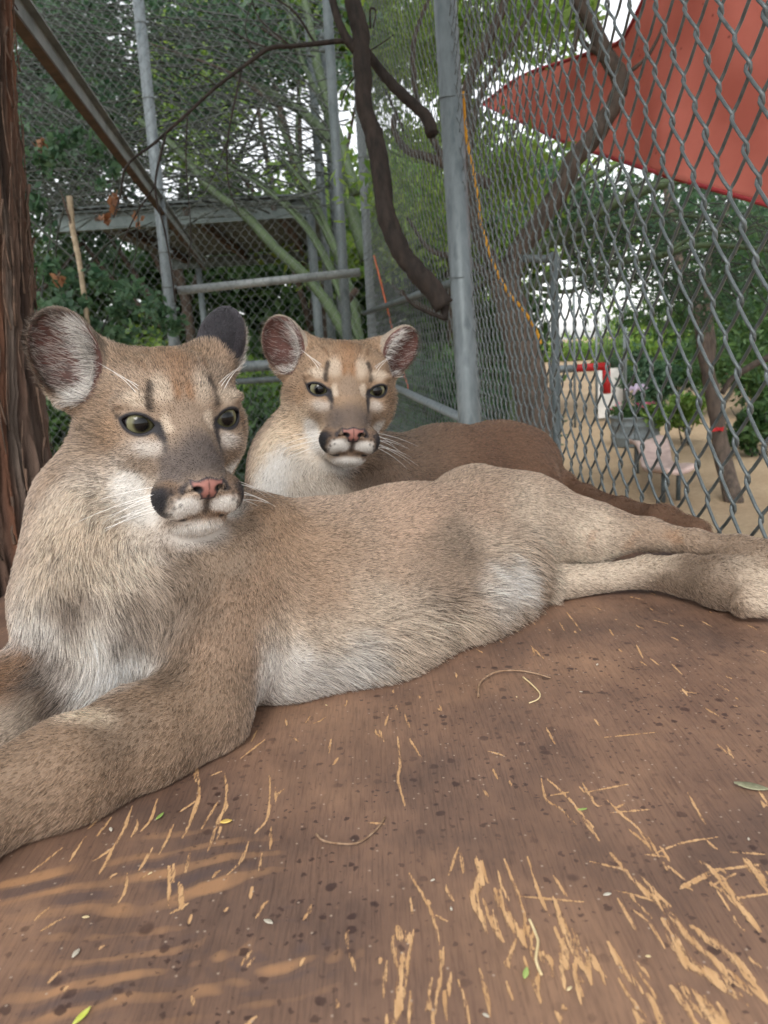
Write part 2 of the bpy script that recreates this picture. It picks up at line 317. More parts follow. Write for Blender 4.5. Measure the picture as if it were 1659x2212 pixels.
def build_platform():
    root = empty('platform', (0, .8, 0)); tag(root, 'scratched brown plywood platform the two pumas lie on', 'platform')
    xs = np.concatenate([np.linspace(BX0, -.38, 40, endpoint=False), np.linspace(-.38, BX1, 690)]); ys = np.concatenate([np.linspace(BY0, .28, 40, endpoint=False), np.linspace(.28, .62, 300, endpoint=False), np.linspace(.62, 1.15, 260, endpoint=False), np.linspace(1.15, BY1, 50)])
    X, Y = np.meshgrid(xs, ys, indexing='ij'); n1, n2 = X.shape; P = np.stack([X.ravel(), Y.ravel(), np.full(X.size, BOARD_Z)], 1)
    scr = np.zeros((n1, n2))
    for W, w in board_strokes():
        S_ = spline(np.c_[W, np.linspace(1, .75, len(W))], 6) if len(W) > 2 else np.c_[W, [1, .8]]
        m = max(w * 4, .006); lo = S_[:, :2].min(0) - m; hi = S_[:, :2].max(0) + m
        i0, i1 = np.searchsorted(xs, [lo[0], hi[0]]); j0, j1 = np.searchsorted(ys, [lo[1], hi[1]])
        if i1 <= i0 or j1 <= j0: continue
        px, py = X[i0:i1, j0:j1], Y[i0:i1, j0:j1]; best = np.full(px.shape, 9.0)
        tot = len(S_) - 1
        for k in range(tot):
            a, bq = S_[k, :2], S_[k + 1, :2]; ba = bq - a; t = np.clip(((px - a[0]) * ba[0] + (py - a[1]) * ba[1]) / (ba @ ba + 1e-15), 0, 1)
            d = np.hypot(px - a[0] - t * ba[0], py - a[1] - t * ba[1]); g = (k + t) / tot; ww = w * (.35 + .65 * np.sin(np.pi * np.clip(.08 + .84 * g, 0, 1)))
            best = np.minimum(best, d / (ww + 1e-9))
        ww_mm = max(w, .0009) / w
        scr[i0:i1, j0:j1] = np.maximum(scr[i0:i1, j0:j1], np.clip(1.05 - .38 * best / ww_mm, 0, 1))
    # growth rings sweep across the near left, and curl round a knot
    K = onz(600, 2050, BOARD_Z); wx = fbm(P, 7, 61); wy = fbm(P, 16, 63)
    dx, dy = P[:, 0] - K[0], P[:, 1] - K[1]; rk = np.hypot(dx * .8, dy)
    a0, a1 = onz(0, 1900, BOARD_Z), onz(560, 1800, BOARD_Z); dirv = (a1 - a0)[:2]; dirv /= np.linalg.norm(dirv); nrm = np.array([-dirv[1], dirv[0]])
    sgn = dx * nrm[0] + dy * nrm[1]; along = dx * dirv[0] + dy * dirv[1]
    ph = sgn + .022 * wx + .30 * np.maximum(along + .02, 0) ** 2 * 6 + .006 * wy
    ph = ph * (1 + .12 * fbm(P, 3, 67)) + .006 * fbm(P, 30, 68); band = np.sin(ph * 2 * np.pi / .0205 + 2.5 * wx) + 1.0 * fbm(P * (.6, 1.4, 1), 34, 69); ringL = .5 + .5 * np.tanh(band * 1.8)
    wL = sstep(.10, -.06, along) * sstep(-.06, .0, sgn) * sstep(.17, .07, sgn); wL = np.clip(wL * (.55 + 1.3 * fbm(P * (1, 1.6, 1), 14, 70)), 0, .9)
    rkn = .5 + .5 * np.sin(rk * 2 * np.pi / .012 + 3 * wx); wK = sstep(.055, .03, rk) * .55
    ring = .42 * (1 - wL) * (1 - wK) + ringL * wL + (1 - wL) * wK * (.2 + .4 * rkn)
    I = np.arange(n1 * n2).reshape(n1, n2); Fq = np.stack([I[:-1, :-1], I[1:, :-1], I[1:, 1:], I[:-1, 1:]], -1).reshape(-1, 4)
    # close the sheet into an 18 mm board: skirt and underside
    rim = np.concatenate([I[:, 0], I[-1, 1:], I[-2::-1, -1], I[0, -2:0:-1]]); nb = len(P); low = P[rim] - (0, 0, .018)
    V = np.vstack([P, low]); k = len(rim); side = np.stack([rim, nb + np.arange(k), nb + (np.arange(k) + 1) % k, np.roll(rim, -1)], 1)
    side = side[:, ::-1]; Fq = np.vstack([Fq, side])
    z = np.zeros(k)
    mesh_from('board', V, Fq, board_material(), root, smooth=False, attrs={'scr': np.r_[scr.ravel(), z], 'ring': np.r_[ring, z + .4]})
    mb = MB(); mb.box(((BX0 + BX1) / 2, (BY0 + BY1) / 2, BOARD_Z - .022), (BX1 - BX0 - .02, BY1 - BY0 - .02, .006)); mb.build('underside', M_BARKB, root, False)
    for x in (BX0 + .06, BX1 - .06):
        MB().box((x, .83, BOARD_Z - .071), (.045, 1.7, .09)).build('beam', M_BARKB, root, False)
        for y in (.05, 1.6): MB().box((x, y, (BOARD_Z - .117) / 2), (.09, .09, BOARD_Z - .119)).build('leg', M_BARKB, root, False)

# ================================================================== CHAIN LINK
PITCH_Z, PITCH_X = .089, .0355
def wire_mesh(h, gauge=.0021, n=5, seg=14):
    nper = int(h / PITCH_Z); pts = []
    ov = gauge * 1.7
    for i in range(nper * seg + 1):
        t = i / seg; fr = t % 1.0; tri = 1 - abs(2 * fr - 1)                # 0..1..0
        x = tri; x = .5 - .5 * math.cos(math.pi * x) if False else tri
        k = .13; x = x if k < x < 1 - k else (k / 2 + x * x / (2 * k) if x <= k else 1 - (k / 2 + (1 - x) ** 2 / (2 * k)))
        px = (x - .5) * (PITCH_X + 2 * ov + PITCH_X * .10)
        py = gauge * 1.05 * math.cos(2 * math.pi * (fr - .25)) if True else 0
        py = gauge * 1.45 * max(-1, min(1, 1.7 * math.cos(2 * math.pi * (fr - .25))))
        pts.append((px, py, t * PITCH_Z))
    V, F = tube_geo(pts, gauge, n, True); me = bpy.data.meshes.new('wire'); me.from_pydata(V, [], F)
    me.polygons.foreach_set('use_smooth', np.ones(len(me.polygons), bool)); me.materials.append(M_WIRE); return me
def fence_panel(root, a, b, z0, z1, gauge=.0021, n=5):
    """zigzag wires from ground point a to b; alternate wires are half a mesh up, so that they hook"""
    a = np.array(a); b = np.array(b); d = (b - a)[:2]; Ln = np.linalg.norm(d); d /= Ln; me = wire_mesh(z1 - z0, gauge, n); ang = math.atan2(d[1], d[0])
    inv = parent_inv(root)
    for i in range(int(Ln / PITCH_X)):
        p = a[:2] + d * (i + .5) * PITCH_X; o = bpy.data.objects.new('wire', me)
        o.location = (p[0] + random.gauss(0, .0006), p[1], z0 + (PITCH_Z / 2 if i % 2 else 0)); o.rotation_euler = (0, random.gauss(0, .0012), ang)
        COL.objects.link(o); o.parent = root; o.matrix_parent_inverse = inv
def pole(pts, r, name='post', mat=None, parent=None, n=14):
    m = MB(); m.tube(pts, r, n); return m.build(name, mat or M_STEEL, parent)
def band_at(p, r, parent, name='tension_band', h=.022):
    p = np.asarray(p); m = MB(); m.tube([p - (0, 0, h / 2), p + (0, 0, h / 2)], r + .004, 14); m.box(p + (r + .012, -.004, 0), (.03, .008, h * .9)); return m.build(name, M_STEEL, parent)
FA0, FA1, FA2 = np.array([.492, .25]), np.array([.385, 3.05]), np.array([-.03, 6.30])
FB0 = np.array([-1.62, 6.35])
def vline(x0, y0, x1, y1, d):                    # nearly vertical post seen through two pixels at one distance
    return at(x0, y0, d), at(x1, y1, d)
def build_fences():
    # near side fence
    r = empty('chain_link_fence', (FA0[0], 1.5, 0)); tag(r, 'chain-link fence close beside the board, with large clear diamonds', 'fence', 'chain-link fence runs')
    fence_panel(r, FA0, FA1, 1.02, 4.1, .0024, 7)
    p0, p1 = at(958, -60, 2.95), at(1016, 930, 2.95); d = (p1 - p0) / np.linalg.norm(p1 - p0); lo = p0 + d * (p0[2] / -d[2]); top = p0 - d * .3
    po = pole([lo, top], .0445, 'post', M_STEEL, r, 20)
    for py in (212, 598):
        q = at(968 + (py - 100) * .052, py, 2.95); m = MB(); cth = np.linspace(-.3, 2 * math.pi - .3, 17)
        m.tube([q + (math.cos(c) * .048, math.sin(c) * .048, .006 * math.sin(c)) for c in cth[:14]] + [q + (.085, .0, .012)], .0019, 6); m.build('tie_wire', M_WIRE, po)
    # farther run of the side fence
    r = empty('chain_link_fence', (.2, 5, 0)); tag(r, 'chain-link fence running away behind the thick pipe post', 'fence', 'chain-link fence runs')
    fence_panel(r, FA1 + (-.004, .04), FA2, .9, 5.2, .0020, 5)
    za = lambda f, z: (*(FA1 + (FA2 - FA1) * f + (-.03, 0)), z)
    pole([za(.02, 1.62), za(1, 1.72)], .021, 'rail', M_STEEL, r); pole([za(.02, 2.16), za(1, 2.2)], .017, 'rail', M_STEEL_D, r)
    # corner posts and the back run
    r = empty('chain_link_fence', (-.8, 6.8, 0)); tag(r, 'back run of chain-link fence between the banded left post and the corner', 'fence', 'chain-link fence runs')
    fence_panel(r, FB0, FA2, .1, 5.4, .0018, 4)
    FBL = FB0 + (FB0 - FA2) * .9; fence_panel(r, FBL, FB0, .1, 5.4, .0018, 4)
    for (x0, y0, x1, y1, dd, rad, mt) in [(762, -40, 806, 760, 6.25, .036, M_STEEL), (704, -40, 752, 760, 6.5, .042, M_STEEL_D), (292, -60, 380, 780, 6.2, .045, M_STEEL)]:
        p0, p1 = vline(x0, y0, x1, y1, dd); d = p1 - p0; d /= np.linalg.norm(d); lo = p0 + d * (p0[2] / -d[2]); po = pole([lo, p0 - d * .4], rad, 'post', mt, r)
        if mt is M_STEEL:
            for yy in ((50, 212, 410, 545, 620, 668) if x0 < 400 else (340, 560, 640, 700, 730)):
                f = (yy - y0) / (y1 - y0); band_at(at(x0 + (x1 - x0) * f, yy, dd), rad, po)
    for (x0, y0, x1, y1, rad, mt) in [(385, 628, 778, 588, .034, M_PIPE), (385, 800, 800, 776, .045, M_STEEL), (385, 832, 800, 806, .026, M_STEEL_D)]:
        pole([at(x0, y0, 6.3), at(x1, y1, 6.3)], rad, 'rail', mt, r)
    m = MB(); m.tube([at(742, 660, 6.95), at(772, 625, 6.95)], .03, 8); m.build('latch', M_RUST, r)
M_PIPE = mat_noise('pale_pipe', (.15, .17, .172), (.27, .29, .29), 9, .55, .05, metallic=.2)

# ================================================================== TREES AND SHRUBS
def leaf_cloud(r, cens, n, size, spread=.30, flat=.6, elong=2.2):
    """n leaf quads clustered in ellipsoids; cens: (centre, radii, weight)"""
    V = []; w = np.array([c[2] for c in cens], float); w /= w.sum(); cnt = r.multinomial(n, w)
    for (c, rad, _), m in zip(cens, cnt):
        if m == 0: continue
        rad = np.asarray(rad, float); ncl = max(6, m // 60)
        u = r.normal(size=(ncl, 3)); u /= np.linalg.norm(u, axis=1)[:, None]; cl = u * (r.random(ncl) ** .45)[:, None] * rad
        k = r.integers(0, ncl, m); sp = spread * rad.mean() * (.5 + r.random(ncl))
        p = cl[k] + r.normal(size=(m, 3)) * sp[k][:, None] * .55; p = np.asarray(c) + p
        a = r.normal(size=(m, 3)); a[:, 2] -= .3; a /= np.linalg.norm(a, axis=1)[:, None]; b = r.normal(size=(m, 3)); b -= a * (a * b).sum(1)[:, None]; b /= np.linalg.norm(b, axis=1)[:, None]
        s = size * (.6 + .8 * r.random(m)); L_ = (s * elong / 2)[:, None] * a; Wd = (s / 2)[:, None] * b
        V.append(np.stack([p - L_, p + Wd, p + L_, p - Wd], 1).reshape(-1, 3))
    V = np.concatenate(V); return V, np.arange(len(V)).reshape(-1, 4)
def P3(pts): return [at(*p) for p in pts]
def limb(name, pts, r0, r1, mat, parent, n=9, rough=.06, sub=6, seed=0):
    rs = np.random.default_rng(seed + int(abs(pts[0][0] * 7) + abs(pts[-1][1] * 3)))
    S = spline(pts, sub); S[1:-1] += rs.normal(size=S[1:-1].shape) * min(r0, r1) * .05
    t = np.linspace(0, 1, len(S)); rad = (r0 + (r1 - r0) * t) * (1 + .10 * vnoise(np.c_[S], 9 if r0 > .05 else 14, seed + 3))
    V, F = tube_geo(S, rad, n, True, 1.0, rough, rs); return mesh_from(name, V, F, mat, parent)
def tree(name, label, base, height, crown, leafmat, nleaf, size, barkmat, seed, group=None, cat='tree', stems=3, tr=.10, elong=2.2, spread=.30):
    r = np.random.default_rng(seed); root = empty(name, base); tag(root, label, cat, group); base = np.array(base, float)
    top = base + (0, 0, height)
    limb('trunk', [base - (0, 0, .05), base + (r.normal() * .15, r.normal() * .1, height * .35), base + (r.normal() * .3, r.normal() * .2, height * .75)], tr, tr * .5, barkmat, root, seed=seed)
    for k, (c, rad, w) in enumerate(crown[:stems + 3]):
        st = base + (0, 0, height * r.uniform(.22, .45)); c = np.asarray(c)
        limb('branch', [st, st + (c - st) * .5 + r.normal(size=3) * .15, c + r.normal(size=3) * .2], tr * .5, tr * .14, barkmat, root, 7, seed=seed + k)
    V, F = leaf_cloud(r, crown, nleaf, size, elong=elong, spread=spread); mesh_from('crown', V, F, leafmat, root, smooth=False); return root
def shrub(name, label, base, rad, hgt, mat, nleaf, size, seed, group=None, stem=M_TWIG, nst=6, elong=2.2, cat='shrub'):
    r = np.random.default_rng(seed); root = empty(name, base); tag(root, label, cat, group); base = np.array(base, float)
    for k in range(nst):
        e = base + np.array([r.normal() * rad * .55, r.normal() * rad * .4, hgt * r.uniform(.5, .95)]); limb('stem', [base + r.normal(size=3) * (.06, .06, 0), (base + e) / 2 + r.normal(size=3) * .08, e], .014, .005, stem, root, 5, 0, 4, seed + k)
    cens = [(base + (r.normal() * rad * .45, r.normal() * rad * .35, hgt * r.uniform(.35, .8)), (rad * .6, rad * .5, hgt * .30), 1) for _ in range(5)]
    V, F = leaf_cloud(r, cens, nleaf, size, elong=elong); V[:, 2] = np.abs(V[:, 2] - base[2]) + base[2]; mesh_from('foliage', V, F, mat, root, smooth=False); return root

def build_left_trunk():
    """shaggy stringy bark: ridges run up the trunk and split into strips"""
    root = empty('shaggy_tree', at(-90, 1100, 1.45) * (1, 1, 0)); tag(root, 'thick trunk with shaggy red-brown stringy bark beside the pale puma', 'tree')
    n, m = 420, 420; zs = np.linspace(0, 3.4, m); th = np.linspace(0, 2 * math.pi, n, endpoint=False)
    c0, c1 = at(-118, 1060, 1.45), at(-140, -20, 1.62)
    T, Z = np.meshgrid(th, zs, indexing='xy'); f = (Z - c0[2]) / (c1[2] - c0[2]); cx_ = c0[0] + (c1[0] - c0[0]) * f; cy_ = c0[1] + (c1[1] - c0[1]) * f
    R = .165 - .030 * f + .105 * np.exp(-np.maximum(Z - 1.50, 0) / .13)
    Q = np.stack([np.cos(T + .25 * np.sin(Z * 1.3)).ravel() * 1.0, np.sin(T + .25 * np.sin(Z * 1.3)).ravel(), Z.ravel() * .16], 1)
    rid = fbm(Q, 12, 71, 4); fin = fbm(Q * (1, 1, 3.0), 34, 75, 3); plate = np.abs(vnoise(Q, 13, 79)); R = R + (.020 * rid + .010 * fin + .016 * np.minimum(plate, .35)).reshape(Z.shape)
    V = np.stack([cx_ + R * np.cos(T), cy_ + R * np.sin(T), Z], -1).reshape(-1, 3); I = np.arange(n * m).reshape(m, n); J = np.roll(I, -1, 1)
    Fq = np.stack([I[:-1], J[:-1], J[1:], I[1:]], -1).reshape(-1, 4)
    hi = np.clip(.5 + .9 * rid + .5 * fin, 0, 1)[:, None]; red = np.clip(.5 + 1.2 * fbm(Q * (1, 1, 1.5), 6, 81, 3), 0, 1)[:, None]
    C1 = np.array([.020, .014, .012]); C2 = np.array([.165, .125, .10]); C3 = np.array([.15, .068, .040]); colr = C1 * (1 - hi) + (C2 * (1 - red) + C3 * red) * hi
    mt, nt, b = new_mat('shaggy_bark'); a = N(nt, 'Attribute', attribute_name='col'); nt.links.new(a.outputs['Color'], b.inputs['Base Color']); b.inputs['Roughness'].default_value = .9; b.inputs['Specular IOR Level'].default_value = .15
    tc = N(nt, 'TexCoord'); mp = N(nt, 'Mapping'); mp.inputs['Scale'].default_value = (1, 1, .1); nt.links.new(tc.outputs['Object'], mp.inputs[0]); nn = N(nt, 'TexNoise', Scale=160, Detail=5); nt.links.new(mp.outputs[0], nn.inputs['Vector'])
    bp = N(nt, 'Bump', Strength=.8, Distance=.004); nt.links.new(nn.outputs[0], bp.inputs['Height']); nt.links.new(bp.outputs[0], b.inputs['Normal'])
    mesh_from('trunk', V, Fq, mt, root, cols=colr)
    # unseen limbs and crown, added above the picture to shade the enclosure
    rc_ = np.random.default_rng(6)
    for k, e in enumerate([(-1.6, 3.4, 4.9), (.4, .6, 5.0), (-2.6, .2, 4.9), (1.6, 2.6, 5.4)]): limb('branch', [(c1[0], c1[1], 3.2), ((c1[0] + e[0]) / 2, (c1[1] + e[1]) / 2, 4.4), e], .09, .02, M_BARKB, root, 8, 0, 6, k)
    Vl, Fl = leaf_cloud(rc_, [((x + rc_.normal() * .3, y + rc_.normal() * .3, 4.9 + .5 * rc_.random()), (.9, .9, .35), 1) for x in np.arange(-3.6, 3.2, 1.1) for y in np.arange(-1.6, 4.2, 1.1)], 9000, .085); Vl[:, 2] = np.maximum(Vl[:, 2], 4.35); mesh_from('crown', Vl, Fl, L_MID, root, smooth=False)
    # loose strips of bark
    r = np.random.default_rng(4); mb = MB()
    for i in range(150):
        t0 = r.uniform(-2.2, .6); z0 = r.uniform(1.5, 2.9); ll = r.uniform(.05, .22); pts = []
        for k in range(5):
            z = z0 + ll * k / 4; f = (z - c0[2]) / (c1[2] - c0[2]); rr = .165 - .03 * f + .085 * math.exp(-max(z - 1.5, 0) / .13) + .014 + .010 * (k in (0, 4)) * r.random(); t_ = t0 - .25 * math.sin(z * 1.3) * 0 + .03 * math.sin(k + i)
            pts.append((c0[0] + (c1[0] - c0[0]) * f + rr * math.cos(t_), c0[1] + (c1[1] - c0[1]) * f + rr * math.sin(t_), z))
        mb.tube(pts, r.uniform(.0012, .0035), 4, True, .5)
    tag(mb.build('bark_strips', mat_noise('bark_strip', (.035, .024, .018), (.16, .10, .07), 30, .9), root), kind='stuff')

def build_dead_branch():
    D = 2.75; root = empty('dead_branch', at(957, 656, D)); tag(root, 'dark bare dead branch hanging down to the fence inside the enclosure', 'branch')
    q = lambda l, d=D: [(x, y, d) for x, y in l]
    limb('branch', P3(q([(756, -60), (761, 0), (778, 67), (783, 151), (788, 234), (810, 301), (825, 385), (832, 452), (848, 502), (872, 552), (909, 596), (942, 636), (960, 662)])), .029, .036, M_DEAD, root, 12, .05)
    limb('branch', P3(q([(770, 110), (745, 78), (725, 27), (710, -40)])), .018, .012, M_DEAD, root, 9)
    limb('branch', P3(q([(790, 110), (828, 161), (862, 197), (895, 228), (922, 254), (934, 290)], D + .12)), .017, .024, M_DEAD, root, 10)
    limb('branch', P3(q([(768, 94), (735, 89), (681, 95), (628, 100), (584, 104), (549, 127), (469, 187), (402, 248), (335, 308), (274, 358), (261, 418), (245, 470)])), .010, .003, M_DEAD, root, 7, .03)
    for l, r0 in [([(522, 150), (492, 301), (495, 402), (520, 470)], .004), ([(405, 250), (402, 351), (412, 502), (405, 590)], .003), ([(358, 288), (335, 402), (355, 495), (368, 569), (378, 652)], .0045), ([(335, 402), (290, 470), (250, 560), (245, 600)], .003), ([(492, 301), (470, 360), (440, 420)], .0025),
                  ([(628, 100), (560, 40), (540, -20)], .004), ([(681, 95), (640, 30), (600, 0), (560, -20)], .005), ([(584, 104), (540, 90), (480, 60), (420, 70)], .003), ([(549, 127), (530, 60), (545, 0)], .003), ([(800, 60), (800, 20), (812, 25), (806, 60)], .005), ([(778, 150), (750, 190), (735, 230)], .004),
                  ([(962, 689), (929, 676), (889, 656), (868, 626)], .009), ([(960, 660), (962, 692)], .02), ([(790, 115), (830, 90), (850, 75)], .003), ([(469, 187), (430, 160), (400, 170), (360, 150)], .003)]:
        limb('twig', P3(q(l)), r0, r0 * .5, M_DEAD, root, 6, .03, 5)

def build_palo_verde():
    D = 8.6; base = np.array([*at(800, 800, D)[:2], 0]); root = empty('palo_verde_tree', base); tag(root, 'green-barked tree with many slender stems leaning left behind the back fence', 'tree')
    q = lambda l, d=D: P3([(x, y, d) for x, y in l]); b0 = list(base)
    for i, (l, r0, r1) in enumerate([([(800, 830), (751, 730), (681, 619), (594, 535), (527, 462), (460, 412), (380, 320), (300, 260)], .075, .035), ([(790, 800), (741, 586), (681, 435), (634, 335), (604, 268), (560, 190)], .05, .018), ([(790, 560), (728, 351), (694, 284), (651, 241), (604, 214), (556, 185)], .075, .052),
        ([(770, 420), (718, 251), (688, 151), (671, 67), (655, -20)], .06, .04), ([(760, 420), (708, 254), (671, 174), (641, 100), (620, 0)], .04, .02), ([(780, 700), (674, 502), (594, 418), (510, 361), (420, 330)], .035, .012), ([(785, 760), (700, 560), (640, 470), (560, 400), (480, 350), (380, 240)], .03, .010),
        ([(770, 640), (690, 480), (650, 420), (610, 330), (590, 240)], .025, .010), ([(780, 680), (700, 500), (660, 400), (640, 300), (650, 180)], .028, .012), ([(690, 440), (600, 330), (520, 270), (420, 200)], .022, .008), ([(600, 230), (500, 160), (400, 120), (250, 70)], .028, .008), ([(640, 110), (560, 60), (460, 20)], .02, .008)]):
        limb('trunk' if i == 0 else 'branch', ([b0] if i in (0, 1) else []) + q(l, D + (i % 3) * .25), r0, r1, M_GREENB if i not in (10, 11) else M_BARKD, root, 8, .03)
    r = np.random.default_rng(12); mb = MB()                                  # sweeping bare twigs
    for i in range(850):
        x, y = r.uniform(80, 760), r.uniform(-20, 470); x2 = x - r.uniform(90, 260); y2 = y - r.normal() * 40 - 15 + (x - x2) * r.uniform(-.35, .45) * (y > 160); d = D + r.uniform(-.6, 1.6)
        mb.tube(spline(P3([(x, y, d), ((x + x2) / 2, (y + y2) / 2 + r.normal() * 14 - 8, d + r.normal() * .15), (x2, y2, d + r.normal() * .3)]), 3), np.linspace(.011, .003, 7) * r.uniform(.35, 1.3), 4, False)
    tag(mb.build('twigs', M_TWIG, root), kind='stuff')
    V, F = leaf_cloud(r, [(at(x, y, D + 1.0), (1.0, .8, .6), 1) for x, y in ((150, 120), (350, 60), (520, 120), (640, 60), (300, 250), (120, 300))], 5000, .05); mesh_from('crown', V, F, L_TEAL, root, smooth=False)

def build_shelter():
    root = empty('steel_shelter', (-1.5, 11, 0)); tag(root, 'low steel-framed shelter roof beyond the back fence', 'shelter')
    a, b = at(130, 497, 9.2), at(668, 437, 9.2); zt = (a[2] + b[2]) / 2; a[2] = b[2] = zt; u = (b - a) / np.linalg.norm(b - a)
    c = (a + b) / 2; L_ = np.linalg.norm(b - a); ang = math.atan2(u[1], u[0]); Rz = np.array([[math.cos(ang), -math.sin(ang), 0], [math.sin(ang), math.cos(ang), 0], [0, 0, 1]])
    MB().box(c, (L_, .07, .20), Rz).box(c + (0, -.045, .10), (L_, .12, .016), Rz).box(c + (0, -.045, -.10), (L_, .12, .016), Rz).build('beam', M_BEAM, root, False)
    MB().box(c + (0, 4.6, 0), (L_, .07, .18), Rz).build('beam', M_BEAM, root, False)
    for k in range(9): MB().box(c + (0, 2.3, .14), (L_ / 9 * .985, 4.9, .02), Rz).build('roof_panel', M_STEEL_D, root, False).location = Vector(u * (k - 4) * L_ / 9)
    for k in (-.35, 0, .35): MB().box(c + u * k * L_ + (0, 2.3, .06), (.06, 4.7, .12), Rz).build('purlin', M_RUST, root, False)
    for x, d in ((668, 9.15), (696, 9.6), (722, 9.9)):
        p = at(x, 450, d); pole([(p[0], p[1], 0), (p[0], p[1], zt + (.0 if x < 690 else 2.2))], .055, 'post', M_STEEL_D, root, 12)
    # long roof beam over the enclosure
    r2 = empty('roof_beam', at(330, 400, 5.36) * (1, 1, 0)); tag(r2, 'galvanised channel beam with rusty lower flange crossing overhead at the upper left', 'beam')
    z = CAM_Z + 1.23; e0, e1 = onz(-25, -60, z), onz(440, 572, z); e0 = e0 + (e0 - e1) * .35; u = e1 - e0; L_ = np.linalg.norm(u); u /= L_; ang = math.atan2(u[1], u[0]); Rz = np.array([[math.cos(ang), -math.sin(ang), 0], [math.sin(ang), math.cos(ang), 0], [0, 0, 1]]); c = (e0 + e1) / 2
    MB().box(c, (L_, .012, .13), Rz).box(c + Rz @ (0, -.018, .060), (L_, .036, .010), Rz).build('web', M_PIPE, r2, False); MB().box(c + Rz @ (0, -.016, -.071), (L_, .044, .012), Rz).build('flange', M_RUST, r2, False)
    for s in (0.03, .97): p = e0 + (e1 - e0) * s; pole([(p[0] - .05, p[1], 0), (p[0] - .05, p[1], z - .08)], .04, 'post', M_STEEL_D, r2, 10)

def build_right_side():
    # dark limbed tree just outside the fence
    D = 4.3; b = at(1165, 960, D); root = empty('dark_tree', (b[0], b[1], 0)); tag(root, 'dark crooked-limbed tree just outside the near fence', 'tree')
    q = lambda l, d=D: P3([(x, y, d) for x, y in l])
    limb('trunk', [(b[0] + .05, b[1], -.05), (b[0] + .02, b[1], .8)] + q([(1160, 930), (1148, 846), (1125, 745), (1105, 668), (1085, 600)]), .13, .085, M_BARKB, root, 14, .05)
    for l, r0, r1 in [([(1105, 690), (1109, 567), (1161, 486), (1214, 405), (1238, 348), (1279, 300), (1327, 223), (1340, 170), (1307, 117), (1279, 53), (1246, 0), (1230, -40)], .062, .04), ([(1309, 120), (1262, 95), (1250, 50), (1240, 110)], .02, .014), ([(1090, 610), (1060, 560), (1030, 500), (1012, 400), (1008, 202), (1048, 101), (1085, 20), (1100, -40)], .045, .022),
                      ([(1012, 330), (1040, 200), (1110, 90), (1160, 0)], .02, .01), ([(1060, 400), (962, 355), (912, 335), (879, 325), (852, 284), (852, 248)], .03, .014), ([(962, 355), (905, 230), (892, 110), (909, 40), (930, -10)], .018, .01), ([(1214, 405), (1260, 380), (1300, 330)], .012, .005), ([(1340, 170), (1400, 120), (1440, 40)], .014, .006), ([(1090, 620), (1000, 560), (930, 540), (880, 470)], .025, .008)]:
        limb('branch', q(l), r0, r1, M_BARKD, root, 9, .05)
    r = np.random.default_rng(31)
    V, F = leaf_cloud(r, [(at(x, y, D + .8), (.55, .5, .45), w) for x, y, w in ((1000, 60, 1), (1070, 20, 1), (1160, -40, 1), (900, 80, 1), (1020, 350, .7), (940, 420, .8), (1120, 420, .5))], 4200, .030, elong=3); mesh_from('crown', V, F, L_LIME, root, smooth=False)
    # steel post outside
    p = at(1207, 1040, 2.35); root = empty('steel_post', (p[0], p[1], 0)); tag(root, 'slim dark steel post outside the near fence, behind the brown puma', 'post')
    t = at(1196, 545, 2.35); pole([(p[0], p[1], 0), t], .0125, 'pipe', M_STEEL_D, root); pole([t + (-.0, 0, -.02), t + (-.10, .02, -.01)], .012, 'bracket', M_STEEL_D, root)
    # green-barked tree to the right
    D = 6.6; b = at(1110, 760, D); root = empty('palo_verde_tree', (b[0], b[1], 0)); tag(root, 'green-barked tree spreading long level branches under the red shade sail', 'tree')
    q = lambda l, d=D: P3([(x, y, d) for x, y in l])
    for i, (l, r0, r1) in enumerate([([(1110, 690), (1109, 587), (1182, 526), (1250, 486), (1331, 437), (1433, 397), (1520, 380)], .07, .035), ([(1110, 640), (1182, 599), (1271, 583), (1352, 563), (1433, 551), (1514, 530), (1659, 540), (1720, 560)], .045, .016), ([(1182, 526), (1246, 510), (1331, 486), (1416, 466), (1514, 470), (1600, 500)], .03, .012),
        ([(1433, 551), (1500, 510), (1580, 500), (1659, 480)], .02, .008), ([(1150, 620), (1230, 630), (1300, 600), (1380, 610)], .025, .01), ([(1331, 437), (1400, 380), (1450, 300)], .02, .008), ([(1109, 587), (1180, 470), (1260, 400), (1380, 330)], .035, .015)]):
        limb('trunk' if i == 0 else 'branch', ([(b[0], b[1], -.05), (b[0], b[1], .9)] if i == 0 else []) + q(l, D + .15 * (i % 3)), r0, r1, M_GREENB, root, 9, .03)
    r = np.random.default_rng(33); mb = MB()
    for i in range(200):
        x, y = r.uniform(1180, 1640), r.uniform(400, 620); d = D + r.uniform(-.4, 1.2); mb.tube(spline(P3([(x, y, d), (x + r.uniform(10, 60), y + r.normal() * 30, d), (x + r.uniform(40, 120), y + r.normal() * 60 + 20, d)]), 3), np.linspace(.007, .002, 7), 4, False)
    tag(mb.build('twigs', M_TWIG, root), kind='stuff')
    V, F = leaf_cloud(r, [(at(x, y, D + .9), (.6, .5, .4), 1) for x, y in ((1250, 440), (1400, 480), (1500, 560), (1600, 520), (1300, 560), (1560, 640), (1200, 430))], 6000, .022, elong=4); mesh_from('crown', V, F, L_TEAL, root, smooth=False)
    # slim leaning tree
    b = onz(1588, 1085, 0); root = empty('slim_tree', b); tag(root, 'slim leaning grey-brown tree with a red ribbon beyond the bench', 'tree'); D = 8.8
    q = lambda l, d=D: P3([(x, y, d) for x, y in l])
    limb('trunk', [list(b - (0, 0, .05))] + q([(1562, 988), (1546, 887), (1526, 786), (1510, 684), (1473, 590), (1453, 486), (1440, 400)]), .105, .045, M_BARKB, root, 12, .04)
